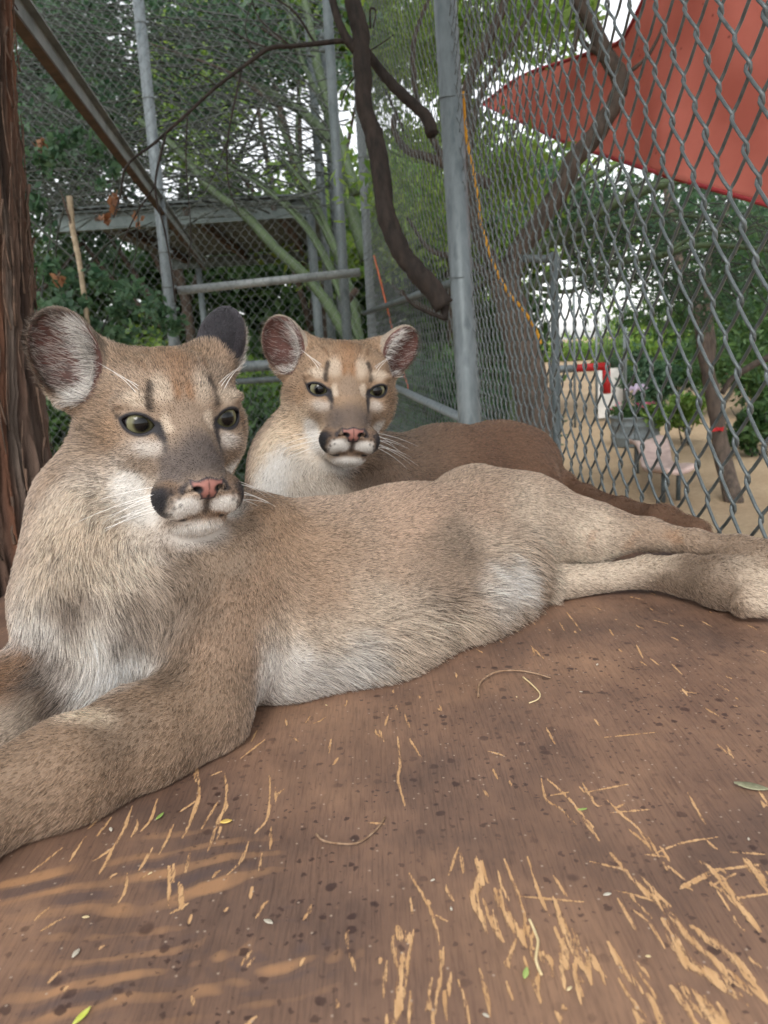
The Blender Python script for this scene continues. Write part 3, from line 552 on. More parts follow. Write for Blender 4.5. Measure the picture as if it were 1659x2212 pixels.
    limb('branch', q([(1530, 800), (1536, 740), (1528, 644), (1540, 540), (1580, 430)]), .06, .03, M_BARKB, root, 10, .04)
    limb('branch', q([(1560, 850), (1578, 822), (1611, 798), (1659, 773), (1740, 740)]), .03, .045, M_BARKD, root, 9, .04)
    V, F = leaf_cloud(np.random.default_rng(35), [(at(x, y, D + 1), (1.0, .8, .7), 1) for x, y in ((1440, 640), (1500, 560), (1590, 640), (1650, 700), (1620, 560))], 6000, .035, elong=3.4); mesh_from('crown', V, F, L_MID, root, smooth=False)
    mb = MB(); c = at(1551, 927, D - .1)
    for s in (-1, 1): mb.add([c + (0, 0, 0), c + (s * .06, -.02, .03), c + (s * .065, .01, -.03), c + (s * .015, -.03, -.015)], [(0, 1, 2, 3)])
    mb.box(c, (.035, .03, .04)); tag(mb.build('ribbon', mat_noise('red_ribbon', (.35, .01, .015), (.5, .02, .02), 9, .5), None), 'small red ribbon bow tied on the slim leaning tree', 'ribbon')
    # shade sail
    n, m = 40, 22; s = np.linspace(0, 1, n); V = []
    lowk = np.array([(0, 1045, 226), (.33, 1230, 313), (.66, 1440, 383), (.8, 1740, 470), (1, 2400, 690)]); upk = np.array([(0, 1045, 222), (.2, 1125, 163), (.42, 1290, 108), (.54, 1345, 84), (.64, 1390, 0), (.8, 1470, -200), (1, 1800, -700)])
    for i in range(n):
        lx, ly = np.interp(s[i], lowk[:, 0], lowk[:, 1]), np.interp(s[i], lowk[:, 0], lowk[:, 2]); ux, uy = np.interp(s[i], upk[:, 0], upk[:, 1]), np.interp(s[i], upk[:, 0], upk[:, 2]); d = 6.6 - 3.3 * s[i]
        for j in range(m):
            t = j / (m - 1); p = at(lx + (ux - lx) * t, ly + (uy - ly) * t, d + .5 * t * s[i]); p = p + np.array([0, 0, -.10 * math.sin(math.pi * t) * s[i] + .012 * math.sin(t * 22 + s[i] * 3) * s[i]]); V.append(p)
    I = np.arange(n * m).reshape(n, m); Fq = np.stack([I[:-1, :-1], I[1:, :-1], I[1:, 1:], I[:-1, 1:]], -1).reshape(-1, 4)
    mt, nt, bb = new_mat('sail_cloth'); tc = N(nt, 'TexCoord'); mp = N(nt, 'Mapping'); mp.inputs['Scale'].default_value = (1, 1, 1); nt.links.new(tc.outputs['Object'], mp.inputs[0])
    w1 = N(nt, 'TexNoise', Scale=2.5, Detail=5); w2 = N(nt, 'TexVoronoi', Scale=9); nt.links.new(mp.outputs[0], w1.inputs['Vector']); nt.links.new(mp.outputs[0], w2.inputs['Vector'])
    cc = ramp(nt, w1.outputs[0], [(.3, (.44, .125, .09)), (.7, (.55, .18, .135))]); spm = ramp(nt, w2.outputs['Distance'], [(.04, (.45, .4, .4)), (.09, (1, 1, 1))]); mu = N(nt, 'MixRGB', blend_type='MULTIPLY', Fac=1); nt.links.new(cc, mu.inputs[1]); nt.links.new(spm, mu.inputs[2])
    nt.links.new(mu.outputs[0], bb.inputs['Base Color']); bb.inputs['Roughness'].default_value = .8; tr = N(nt, 'BsdfTranslucent'); nt.links.new(mu.outputs[0], tr.inputs[0]); mx = N(nt, 'MixShader', Fac=.5); nt.links.new(bb.outputs[0], mx.inputs[1]); nt.links.new(tr.outputs[0], mx.inputs[2]); nt.links.new(mx.outputs[0], nt.nodes['Material Output'].inputs[0])
    V = np.array(V); root = empty('shade_sail', (*V[0][:2], V[0][2])); tag(root, 'faded red triangular shade sail stretched over the path outside the fence', 'shade sail')
    o = mesh_from('cloth', V, Fq, mt, root); sm = o.modifiers.new('t', 'SOLIDIFY'); sm.thickness = .003
    hem = mat_noise('sail_hem', (.16, .012, .02), (.26, .03, .03), 8, .8)
    limb('hem', V[I[:, 0]][::3], .012, .014, hem, root, 6, 0, 3); limb('hem', V[I[:, -1]][::3], .014, .02, hem, root, 6, 0, 3)
    pole([V[0], V[0] + np.array([-.25, .35, .15])], .006, 'cord', hem, root, 6)
    # ropes
    rp = P3([(1000, 200, 3.05), (1005, 275, 3.2), (1028, 405, 3.3), (1040, 486, 3.4), (1068, 575, 3.5), (1097, 631, 3.6), (1129, 668, 3.7), (1157, 712, 3.8), (1168, 742, 3.85)])
    tag(limb('rope', rp, .0075, .0075, mat_noise('yellow_rope', (.5, .24, .02), (.7, .38, .05), 60, .8, .3), None, 7, .05, 8), 'yellow rope hanging along the dark tree outside the fence', 'rope')
    rp = P3([(808, 552, 5.2), (825, 619, 5.1), (849, 716, 5.0), (868, 790, 4.9), (885, 850, 4.8)])
    tag(limb('rope', rp, .0055, .0055, mat_noise('orange_rope', (.28, .07, .03), (.40, .11, .05), 60, .8, .3), None, 6, .03, 6), 'thin orange rope hanging behind the brown puma', 'rope')
    # bench: wavy slab on thin legs
    zb = .36; e = [onz(1352, 962, zb), onz(1420, 953, zb), onz(1497, 1026, zb), onz(1432, 1034, zb)]; root = empty('wavy_bench', onz(1430, 1040, 0)); tag(root, 'low pinkish bench with a wavy slab top on thin legs', 'bench')
    n, m = 24, 9; V = []
    for lay in (0, 1):
        for i in range(n):
            for j in range(m):
                s_, t_ = i / (n - 1), j / (m - 1); p = (e[0] * (1 - t_) + e[1] * t_) * (1 - s_) + (e[3] * (1 - t_) + e[2] * t_) * s_; V.append(p + (0.05 * math.sin(s_ * 7) * (1 if j in (0, m - 1) else .7), 0, .07 * math.sin(s_ * 7 + .6) + .05 * (2 * t_ - 1) ** 2 - lay * .05))
    I = np.arange(2 * n * m).reshape(2, n, m); Fq = [np.stack([I[0][:-1, :-1], I[0][1:, :-1], I[0][1:, 1:], I[0][:-1, 1:]], -1).reshape(-1, 4), np.stack([I[1][:-1, :-1], I[1][:-1, 1:], I[1][1:, 1:], I[1][1:, :-1]], -1).reshape(-1, 4)]
    ring = np.r_[I[0][:, 0], I[0][-1, 1:], I[0][-2::-1, -1], I[0][0, -2:0:-1]]; Fq.append(np.stack([ring, ring + n * m, np.roll(ring, -1) + n * m, np.roll(ring, -1)], 1))
    mesh_from('slab', np.array(V), np.concatenate(Fq), mat_noise('pink_stone', (.42, .30, .27), (.62, .48, .43), 5, .7, .2), root)
    for s_, t_ in ((.12, .25), (.12, .75), (.85, .25), (.85, .75)):
        p = (e[0] * (1 - t_) + e[1] * t_) * (1 - s_) + (e[3] * (1 - t_) + e[2] * t_) * s_; pole([(p[0], p[1], -.02), (p[0], p[1], zb)], .028, 'leg', M_STEEL_D, root, 8)
    # tub planter
    c = onz(1391, 968, 0); c[1] += .45; root = empty('tub_planter', c); tag(root, 'oval galvanised tub planted with green leaves and pink flowers', 'planter')
    th = np.linspace(0, 2 * math.pi, 40, endpoint=False); mb = MB(); prof = [(.40, 0), (.41, .02), (.415, .14), (.428, .16), (.415, .18), (.42, .34), (.433, .36), (.42, .38), (.425, .47), (.445, .49), (.445, .51), (.425, .51), (.415, .44), (0.01, .44)]
    for r_, z_ in prof:
        for a in th: mb.v.append((c[0] + r_ * math.cos(a), c[1] + r_ * .78 * math.sin(a), z_))
    for i in range(len(prof) - 1):
        for j in range(40): mb.f.append((i * 40 + j, i * 40 + (j + 1) % 40, (i + 1) * 40 + (j + 1) % 40, (i + 1) * 40 + j))
    mb.build('tub', M_STEEL, root); r = np.random.default_rng(41)
    V, F = leaf_cloud(r, [(c + (x, 0, .58), (.2, .2, .13), 1) for x in (-.3, -.1, .12, .3)], 1500, .05); mesh_from('leaves', V, F, L_MID, root, smooth=False)
    V, F = leaf_cloud(r, [(c + (x, -.1, .68), (.1, .1, .08), 1) for x in (-.35, .05, .25)], 60, .045, elong=1.2); mesh_from('flowers', V, F, mat_leaf('petal_pink', (.5, .08, .16), (.7, .2, .3)), root, smooth=False)
    # red-tipped pipe arm
    D = 9.7; root = empty('pipe_barrier', (*at(1196, 797, D)[:2], 0)); tag(root, 'horizontal steel pipe arm with a bright red drooping end', 'barrier'); M_RED = mat_noise('red_paint', (.30, .012, .014), (.42, .02, .02), 8, .45, .05)
    p = at(1196, 797, D); pole([(p[0], p[1], 0), (p[0], p[1], p[2] + .06)], .06, 'post', M_STEEL_D, root); pole([at(1196, 798, D), at(1240, 796, D)], .048, 'arm', M_STEEL, root); pole([at(1240, 796, D), at(1309, 791, D)], .05, 'red_sleeve', M_RED, root); pole([at(1309, 786, D), at(1311, 850, D)], .05, 'red_tip', M_RED, root)
    # pale gate panel and thin posts farther down the path
    D = 17.; a = at(1288, 690, D); root = empty('gate_panel', (a[0], a[1], 0)); tag(root, 'pale wire gate panel standing beside the path in the distance', 'gate'); w = .62
    for x in (0, w): pole([(a[0] + x, a[1], 0), (a[0] + x, a[1], 2.6)], .03, 'post', M_STEEL, root, 8)
    MB().box((a[0] + w / 2, a[1], .62), (w - .06, .03, 1.1)).build('panel', mat_noise('pale_panel', (.45, .44, .42), (.6, .58, .55), 4, .7), root, False)
    for k in range(9): pole([(a[0] + .06 + k * .062, a[1], 1.2), (a[0] + .06 + k * .062, a[1], 2.5)], .006, 'bar', M_STEEL, root, 5)
    for x_, l_ in ((1352, 'thin grey pole beside the path, next to the pale gate panel'), (1240, 'thin grey pole on the far left verge of the path')):
        p = at(x_, 700, 16.); tag(pole([(p[0], p[1], 0), (p[0], p[1], 3.2)], .028, 'thin_pole', M_STEEL, None, 8), l_, 'pole')
    # lilac ornament on a stake
    D = 11.; p = at(1372, 838, D); root = empty('garden_ornament', (p[0], p[1], 0)); tag(root, 'lilac winged ornament on a stake in the flower bed', 'ornament'); pole([(p[0], p[1], 0), p], .008, 'stake', M_STEEL_D, root, 6); lm = mat_noise('lilac_paint', (.5, .42, .6), (.66, .58, .75), 9, .6)
    for s_ in (-1, 1): MB().add([p, p + (s_ * .10, -.03, .06), p + (s_ * .17, -.05, -.01), p + (s_ * .09, 0, -.05)], [(0, 1, 2, 3)]).build('wing', lm, root, False)
    MB().tube([p + (-.03, -.02, -.10), p + (0, -.02, 0), p + (.02, -.02, .06)], [.012, .03, .02], 8).build('body', lm, root)

def build_background():
    # tall trees that close the view
    T = [((-7.6, 15, 0), 8.5, 'tall spreading tree behind the shelter, far left', L_TEAL), ((-4.2, 17, 0), 9, 'tall leafy tree rising behind the shelter roof', L_MID), ((-1.2, 15.5, 0), 9, 'tall bright-leaved tree beyond the corner posts', L_LIME), ((1.9, 18, 0), 9.5, 'tall lime-green tree beyond the dark crooked tree', L_LIME), ((3.2, 33, 0), 7.5, 'far pale-green tree at the end of the path', L_LIME), ((13.5, 27, 0), 9, 'broad tree behind the flower bed', L_TEAL), ((9.6, 17.5, 0), 7.5, 'feathery tree behind the tub planter', L_TEAL), ((-11, 12.5, 0), 8, 'dense dark tree on the far left edge', L_DARK), ((16, 20, 0), 8, 'dark-leaved tree at the far right', L_MID)]
    for i, (b, h, lab, lm) in enumerate(T):
        r = np.random.default_rng(100 + i); cr = []
        for k in range(9): cr.append((np.array(b) + (r.normal() * 1.7, r.normal() * 1.0, h * r.uniform(.42, .98)), (1.35, 1.1, .95), 1))
        tree('leafy_tree', lab, b, h, cr, lm, 15000 if b[0] < 5 else 8000, .085, M_BARKD, 200 + i, 'trees closing the view', tr=.14, elong=2.4, spread=.42)
    # shrubs beyond the back fence
    for i, (x, d, rad, h, mt, nl, sz, lab) in enumerate([(120, 9.5, 1.1, 2.5, L_MID, 5000, .06, 'leafy shrub left of the banded post, behind the shaggy trunk'), (260, 10.5, 1.2, 2.4, L_LIME, 5000, .06, 'light green shrub under the shelter roof'), (470, 9.0, .9, 1.9, L_MID, 5000, .045, 'twiggy green shrub between the two rails'), (600, 10.2, 1.0, 2.2, L_LIME, 5000, .05, 'lime shrub behind the corner posts'), (540, 8.3, .6, 1.5, L_DARK, 3000, .04, 'low dark shrub at the foot of the back fence'), (880, 11, 1.0, 2.4, L_MID, 4500, .055, 'rounded shrub beyond the farther side fence'), (980, 8.5, .8, 1.7, L_TEAL, 4000, .045, 'grey-green shrub behind the thick pipe post')]):
        p = at(x, 740, d); shrub('leafy_shrub', lab, (p[0], p[1], 0), rad, h, mt, nl, sz, 300 + i, 'shrubs outside the fences', nst=9)
    # garden on the right
    for i, (x, y, rad, h, mt, nl, sz, el, lab) in enumerate([(1480, 960, .45, 1.05, L_LIME, 2500, .05, 2.2, 'upright yellow-green plant beside the tub planter'), (1440, 905, .8, 1.5, L_TEAL, 3500, .05, 3, 'feathery grey-green bush behind the tub planter'), (1400, 860, .9, 1.3, L_TEAL, 3000, .06, 3, 'pale wispy bush along the path edge'), (1545, 900, 1.0, 1.7, L_MID, 4500, .055, 2.4, 'green bush behind the slim leaning tree'), (1640, 985, .55, .95, L_MID, 3000, .06, 2, 'low dark-green plant at the foot of the fence garden'), (1660, 900, 1.0, 2.2, L_MID, 4500, .06, 2.6, 'tall green bush at the right end of the garden'), (1600, 840, 1.4, 2.4, L_TEAL, 4500, .07, 2.6, 'broad blue-green bush at the back of the garden'), (1330, 800, 1.2, 1.6, L_LIME, 2500, .08, 2.4, 'sunny pale bush far along the path')]):
        b = onz(x, y, 0); shrub('garden_bush', lab, b, rad, h, mt, nl, sz, 340 + i, 'bushes in the garden bed', nst=7, elong=el)
    # leafy climber in front of the left fence: larger leaves, some dry, one pale stick
    r = np.random.default_rng(77); D = 5.3; p = at(150, 800, D); root = empty('leafy_climber', (p[0], p[1], 0)); tag(root, 'leafy climber with larger leaves between the shaggy trunk and the banded post', 'climber')
    for l in ([(170, 820), (150, 700), (120, 560), (150, 420), (230, 330)], [(180, 820), (230, 690), (290, 560), (300, 430)], [(120, 830), (90, 650), (110, 480), (80, 330)], [(170, 600), (240, 520), (330, 480)], [(60, 470), (160, 560), (250, 640)]): limb('stem', P3([(x, y, D + r.normal() * .1) for x, y in l]), .009, .004, M_TWIG, root, 5, 0, 5)
    V, F = leaf_cloud(r, [(at(x, y, D + r.normal() * .15), (.22, .2, .22), w) for x, y, w in ((90, 600, 1), (130, 680, 1.2), (230, 640, 1), (100, 330, .8), (170, 250, .8), (300, 640, .8), (250, 730, 1), (150, 740, 1), (220, 330, .6), (350, 700, .7), (100, 460, .7))], 2200, .035, elong=1.7); mesh_from('foliage', V, F, L_TEAL, root, smooth=False)
    V, F = leaf_cloud(r, [(at(x, y, D - .05), (.05, .05, .05), 1) for x, y in ((240, 440), (260, 430), (225, 470), (85, 320), (300, 480), (125, 600))], 60, .045, elong=1.5); mesh_from('dry_leaves', V, F, L_DRY, root, smooth=False)
    q = [(150, 425, 5.1), (158, 500, 5.1), (172, 570, 5.1), (182, 640, 5.1), (190, 710, 5.1)]; root = empty('pale_stick', at(190, 710, 5.1)); tag(root, 'pale cut stick standing among the leaves by the shaggy trunk', 'stick'); limb('stick', P3(q), .020, .017, M_PALETW, root, 8, .04); limb('stub', P3([(158, 500, 5.1), (140, 440, 5.05), (130, 410, 5.05)]), .008, .004, M_RUST, root, 5)
    # grasses at the foot of the back fence, between the pumas' heads
    b = onz(540, 1010, 0); root = empty('strap_leaf_plant', at(540, 1060, 2.6) * (1, 1, 0)); tag(root, 'strap-leaved green plant below the rails, behind the pumas', 'plant'); r = np.random.default_rng(81); bb = np.array(root.location)
    for i in range(26):
        a = r.uniform(0, 6.28); d = np.array([math.cos(a), math.sin(a) * .6, 0]); ll = r.uniform(.3, .6); S = [bb, bb + d * ll * .5 + (0, 0, 1.0 + .3 * r.random()), bb + d * ll * 1.3 + (0, 0, 1.15 + .3 * r.random())]; S_ = spline(S, 5); V, F = tube_geo(S_, np.linspace(.02, .004, len(S_)), 4, True, .15); mesh_from('leaf', V, F, L_TEAL if i % 3 else L_DRY, root)

# ================================================================== SMALL LITTER ON THE BOARD
def build_woods():
    r = np.random.default_rng(500)
    for lab, cens, n, sz, mt in [('dense band of distant shrubs and trees beyond the shelter', [((x, 21 + r.normal(), z), (1.6, 1.0, 1.1), 1) for x in np.arange(-15, 4.5, 1.3) for z in (.9, 2.3, 4.0)], 62000, .15, L_MID), ('pale green scrub along the far end of the path', [((x, 44 + r.normal() * 2, z), (2.4, 1.5, 1.0), 1) for x in np.r_[np.arange(-20, 8, 2.2), np.arange(15, 34, 2.2)] for z in (.8, 2.2)], 22000, .22, L_LIME), ('low sunny scrub where the path ends far away', [((x, 66 + r.normal() * 3, .5), (3.2, 2.0, .55), 1) for x in np.arange(6, 30, 2.4)], 7000, .28, L_LIME), ('dark undergrowth behind the garden bed', [((x, 24 + r.normal(), z), (1.6, 1.0, 1.0), 1) for x in np.arange(12.5, 24, 1.4) for z in (.9, 2.2)], 12000, .13, L_TEAL)]:
        V, F = leaf_cloud(r, cens, n, sz, spread=.45); V[:, 2] = np.abs(V[:, 2]); tag(mesh_from('woodland', V, F, mt, None, smooth=False), lab, 'woodland', None, 'stuff')

def build_litter():
    z = BOARD_Z
    def bw(x, y, h=.0012): p = onz(x, y, z); p[2] = z + h; return p
    tw = mat_noise('dry_needle', (.16, .09, .05), (.34, .23, .15), 200, .7); pal = mat_noise('straw', (.55, .42, .22), (.68, .56, .34), 100, .7)
    tag(limb('dry_needle', [bw(1033, 1508), bw(1038, 1480, .003), bw(1070, 1460, .004), bw(1115, 1456, .004), bw(1155, 1460, .003), bw(1190, 1467)], .0012, .0008, tw, None, 6, .02, 6), 'long curved banded dry stalk lying below the belly of the pale puma', 'stalk')
    tag(limb('dry_needle', [bw(1130, 1465), bw(1148, 1480), bw(1166, 1500), bw(1162, 1513), bw(1143, 1521)], .0009, .0006, pal, None, 6, .02, 6), 'short hooked straw curling from the long banded stalk', 'stalk')
    tag(limb('dry_needle', [bw(684, 1805), bw(700, 1824, .003), bw(735, 1833, .004), bw(775, 1828, .003), bw(812, 1796), bw(832, 1768)], .0009, .0006, tw, None, 6, .02, 6), 'dark thin stalk curved like a bow on bare brown board', 'stalk')
    tag(limb('straw', [bw(1144, 1990), bw(1153, 2010), bw(1162, 2040, .002), bw(1158, 2080, .002), bw(1170, 2110)], .0009, .0008, pal, None, 6, .03, 6), 'bent pale straw stem beside the orange scratches', 'straw')
    def leaf(name, x, y, ln, wd, ang, mat, label, cat, group=None, curl=.25):
        p = bw(x, y, .0015); a = np.array([math.cos(ang), math.sin(ang), 0]); b = np.array([-a[1], a[0], 0]); up = np.array([0, 0, 1.0]); V, F = [], []
        n = 7
        for i in range(n):
            t = i / (n - 1); w = wd * math.sin(math.pi * (.06 + .9 * t)) * .5; c = p + a * ln * (t - .5) + up * curl * ln * .25 * (2 * t - 1) ** 2
            V += [c - b * w + up * w * .35, c, c + b * w + up * w * .35]
        for i in range(n - 1):
            k = 3 * i; F += [(k, k + 3, k + 4, k + 1), (k + 1, k + 4, k + 5, k + 2)]
        o = mesh_from(name, V, F, mat); sm = o.modifiers.new('t', 'SOLIDIFY'); sm.thickness = .0004; tag(o, label, cat, group)
    yl = mat_noise('yellow_leaf', (.62, .40, .08), (.75, .55, .18), 90, .6); gr = mat_noise('green_leaf', (.20, .30, .07), (.38, .48, .16), 90, .6); gg = mat_noise('grey_leaf', (.20, .20, .12), (.34, .33, .22), 90, .7)
    leaf('leaf_scrap', 489, 1779, .0085, .005, .2, yl, 'yellow leaf scrap lying in front of the pale forearm', 'leaf')
    leaf('leaf_scrap', 346, 1767, .009, .003, 1.2, gr, 'tiny green leaflet close to the pale forearm', 'leaf')
    leaf('leaf_scrap', 1623, 1705, .024, .009, -.5, gg, 'curled grey-green leaf lying alone on dark board under the stretched paws', 'leaf')
    leaf('leaf_scrap', 178, 2200, .012, .0035, 1.1, mat_noise('lime_leaf', (.5, .55, .08), (.68, .7, .2), 90, .6), 'lime leaflet lying on the curved wood grain', 'leaf')
    leaf('leaf_scrap', 1136, 2107, .008, .003, 1.2, gr, 'green stem bit beside the bent pale straw', 'leaf')
    leaf('leaf_scrap', 1258, 1752, .007, .002, .1, gr, 'small green leaflet at the long forked scratches', 'leaf')
    wh = mat_noise('pale_seed', (.42, .38, .30), (.56, .52, .44), 80, .6)
    for i, (x, y, l_) in enumerate([(186, 1985, .006), (165, 2063, .009), (580, 1995, .009), (325, 1890, .004), (240, 1795, .007), (1312, 1936, .007), (1116, 1508, .004), (1255, 1497, .004), (1290, 1438, .006), (705, 1526, .004), (935, 1905, .004), (975, 1967, .004), (1400, 2070, .004), (1617, 1816, .004), (1050, 2198, .005), (1230, 2140, .005)]):
        leaf('seed_husk', x, y, l_ * .75, l_ * .32, i * 1.3, wh if i % 3 else pal, 'pale seed husk scattered on the brown board', 'husk', 'seed husks scattered on the board', .1)
# ================================================================== PUMAS
HS = 0.0097                                     # one head unit (about a centimetre) in metres

class Shape:
    """list of implicit primitives, blended in order; the same list is meshed coarsely and finely"""
    def __init__(s): s.ops = []; s.bones = []
    def ell(s, c, r, k, rot=None, sub=False):
        s.ops.append(('e', np.asarray(c, float), np.asarray(r, float), k, np.eye(3) if rot is None else np.asarray(rot), sub))
    def cone(s, a, b, ra, rb, k, sub=False, bone=False, w=1.0):
        a = np.asarray(a, float); b = np.asarray(b, float)
        s.ops.append(('c', a, b, ra, rb, k, sub))
        if bone: s.bones.append((a, b, ra, rb, w))
    def chain(s, pts, k, bone=True):             # pts: (px, py, depth, radius)
        P = [(at(p[0], p[1], p[2]), p[3]) for p in pts]
        for (a, ra), (b, rb) in zip(P[:-1], P[1:]): s.cone(a, b, ra, rb, k, bone=bone)
    def fn(s, fun, lo, hi, k, sub=True): s.ops.append(('f', fun, np.asarray(lo), np.asarray(hi), k, sub))
    def field(s, lo, hi, vox):
        lo = np.asarray(lo, float); n = np.ceil((np.asarray(hi) - lo) / vox).astype(int) + 1
        ax = [lo[i] + vox * np.arange(n[i]) for i in range(3)]
        A = np.full(tuple(n), 0.05, np.float32)
        for op in s.ops:
            if op[0] == 'e': _, c, r, k, R, sub = op; ext = np.sqrt(((R * r) ** 2).sum(1)); blo, bhi = c - ext, c + ext
            elif op[0] == 'c': _, a, b, ra, rb, k, sub = op; m = max(ra, rb); blo, bhi = np.minimum(a, b) - m, np.maximum(a, b) + m
            else: _, fun, blo, bhi, k, sub = op
            pad = k + 3 * vox if op[0] != 'f' else 0
            i0 = np.maximum(np.floor((blo - pad - lo) / vox).astype(int), 0); i1 = np.minimum(np.ceil((bhi + pad - lo) / vox).astype(int) + 1, n)
            if (i1 <= i0).any(): continue
            sl = tuple(slice(i0[i], i1[i]) for i in range(3))
            X, Y, Z = np.meshgrid(*[ax[i][sl[i]].astype(np.float32) for i in range(3)], indexing='ij', sparse=True)
            if op[0] == 'e':
                q = [(X - c[0]) * R[0, i] + (Y - c[1]) * R[1, i] + (Z - c[2]) * R[2, i] for i in range(3)]
                k0 = np.sqrt(sum((q[i] / r[i]) ** 2 for i in range(3))) + 1e-9; k1 = np.sqrt(sum((q[i] / r[i] ** 2) ** 2 for i in range(3))) + 1e-9
                d = k0 * (k0 - 1) / k1
            elif op[0] == 'c':
                ba = b - a; t = np.clip(((X - a[0]) * ba[0] + (Y - a[1]) * ba[1] + (Z - a[2]) * ba[2]) / (ba @ ba), 0, 1)
                d = np.sqrt((X - a[0] - t * ba[0]) ** 2 + (Y - a[1] - t * ba[1]) ** 2 + (Z - a[2] - t * ba[2]) ** 2) - (ra + t * (rb - ra))
            else: d = fun(X, Y, Z)
            a0 = A[sl]
            if sub: d = -d; h = np.clip(.5 - .5 * (a0 - d) / k, 0, 1); A[sl] = a0 * (1 - h) + d * h + k * h * (1 - h)
            else: h = np.clip(.5 + .5 * (a0 - d) / k, 0, 1); A[sl] = a0 * (1 - h) + d * h - k * h * (1 - h)
        return A, lo
    def mesh(s, lo, hi, vox):
        A, lo = s.field(lo, hi, vox)
        return surface_nets(A, lo, vox)

def surface_nets(f, lo, vox):
    s = f < 0; n = f.shape
    c = np.zeros(tuple(a - 1 for a in n), np.uint8)
    for a in (0, 1):
        for b in (0, 1):
            for d in (0, 1): c += s[a:n[0] - 1 + a, b:n[1] - 1 + b, d:n[2] - 1 + d]
    act = (c > 0) & (c < 8); I, J, K = np.nonzero(act)
    idx = np.full(c.shape, -1, np.int32); idx[I, J, K] = np.arange(len(I))
    acc = np.zeros((len(I), 3)); cnt = np.zeros(len(I))
    cor = [(a, b, d) for a in (0, 1) for b in (0, 1) for d in (0, 1)]
    for p in cor:
        for axn in range(3):
            if p[axn]: continue
            q = list(p); q[axn] = 1
            f0 = f[I + p[0], J + p[1], K + p[2]]; f1 = f[I + q[0], J + q[1], K + q[2]]
            m = (f0 < 0) != (f1 < 0); t = np.where(m, f0 / np.where(m, f0 - f1, 1), 0)
            for d in range(3): acc[:, d] += np.where(m, p[d] + (t if d == axn else 0), 0)
            cnt += m
    V = lo + vox * (np.stack([I, J, K], 1) + acc / cnt[:, None])
    Q = []
    for axn in range(3):
        o = [x for x in range(3) if x != axn]
        a0 = [slice(1, n[i] - 1) for i in range(3)]; a0[axn] = slice(0, n[axn] - 1); a1 = list(a0); a1[axn] = slice(1, n[axn])
        s0, s1 = s[tuple(a0)], s[tuple(a1)]; E = np.stack(np.nonzero(s0 != s1), 1)
        flip = s0[E[:, 0], E[:, 1], E[:, 2]]
        base = E.copy()
        for d in o: base[:, d] += 1
        def cell(du, dv):
            g = base.copy(); g[:, o[0]] += du; g[:, o[1]] += dv; return idx[g[:, 0], g[:, 1], g[:, 2]]
        q = np.stack([cell(-1, -1), cell(0, -1), cell(0, 0), cell(-1, 0)], 1)
        if axn == 1: flip = ~flip
        q[~flip] = q[~flip][:, ::-1]; Q.append(q)
    Q = np.concatenate(Q); Q = Q[(Q >= 0).all(1)]
    return V, Q

def tris_normals(V, Q):
    T = np.concatenate([Q[:, [0, 1, 2]], Q[:, [0, 2, 3]]])
    fn = np.cross(V[T[:, 1]] - V[T[:, 0]], V[T[:, 2]] - V[T[:, 0]])
    Nn = np.zeros_like(V)
    for i in range(3): np.add.at(Nn, T[:, i], fn)
    Nn /= np.linalg.norm(Nn, axis=1)[:, None] + 1e-12
    return T, fn, Nn

def make_hair(name, root, pts_fn, rad, col, parent, mat, npt=4, taper=0.25):
    """root (n,3); pts_fn(t)->(n,3); rad (n,); col (n,3)"""
    n = len(root)
    hc = bpy.data.hair_curves.new(name); hc.add_curves([npt] * n)
    ts = np.linspace(0, 1, npt); P = np.stack([pts_fn(t) for t in ts], 1).astype(np.float32)
    hc.attributes['position'].data.foreach_set('vector', P.ravel())
    r = hc.attributes.get('radius') or hc.attributes.new('radius', 'FLOAT', 'POINT')
    tp = np.array([1 - (1 - taper) * t ** 1.5 for t in ts], np.float32)
    r.data.foreach_set('value', (np.asarray(rad, np.float32)[:, None] * tp[None]).ravel())
    ca = hc.attributes.new('hcol', 'FLOAT_COLOR', 'CURVE')
    c4 = np.ones((n, 4), np.float32); c4[:, :3] = col; ca.data.foreach_set('color', c4.ravel())
    hc.materials.append(mat)
    o = bpy.data.objects.new(name, hc); link(o, parent); return o

def fur_material():
    m = bpy.data.materials.new('fur'); m.use_nodes = True; nt = m.node_tree; nt.nodes.clear()
    out = N(nt, 'OutputMaterial'); at_ = N(nt, 'Attribute', attribute_name='hcol'); hi = N(nt, 'HairInfo')
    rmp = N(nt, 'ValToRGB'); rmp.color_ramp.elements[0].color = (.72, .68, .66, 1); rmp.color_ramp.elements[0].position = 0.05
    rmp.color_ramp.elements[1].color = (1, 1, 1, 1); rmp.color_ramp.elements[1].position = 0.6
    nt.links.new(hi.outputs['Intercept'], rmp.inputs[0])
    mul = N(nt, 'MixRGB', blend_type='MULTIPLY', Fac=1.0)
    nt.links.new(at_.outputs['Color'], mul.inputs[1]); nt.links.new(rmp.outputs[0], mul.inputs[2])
    h = N(nt, 'BsdfHairPrincipled'); h.model = 'CHIANG'; h.parametrization = 'COLOR'
    h.inputs['Roughness'].default_value = 0.45; h.inputs['Radial Roughness'].default_value = 0.55; h.inputs['Random Roughness'].default_value = 0.1
    nt.links.new(mul.outputs[0], h.inputs['Color'])
    df = N(nt, 'BsdfDiffuse'); nt.links.new(mul.outputs[0], df.inputs[0])
    mx = N(nt, 'MixShader', Fac=0.5); nt.links.new(h.outputs[0], mx.inputs[1]); nt.links.new(df.outputs[0], mx.inputs[2])
    nt.links.new(mx.outputs[0], out.inputs[0]); return m
M_FUR = fur_material()
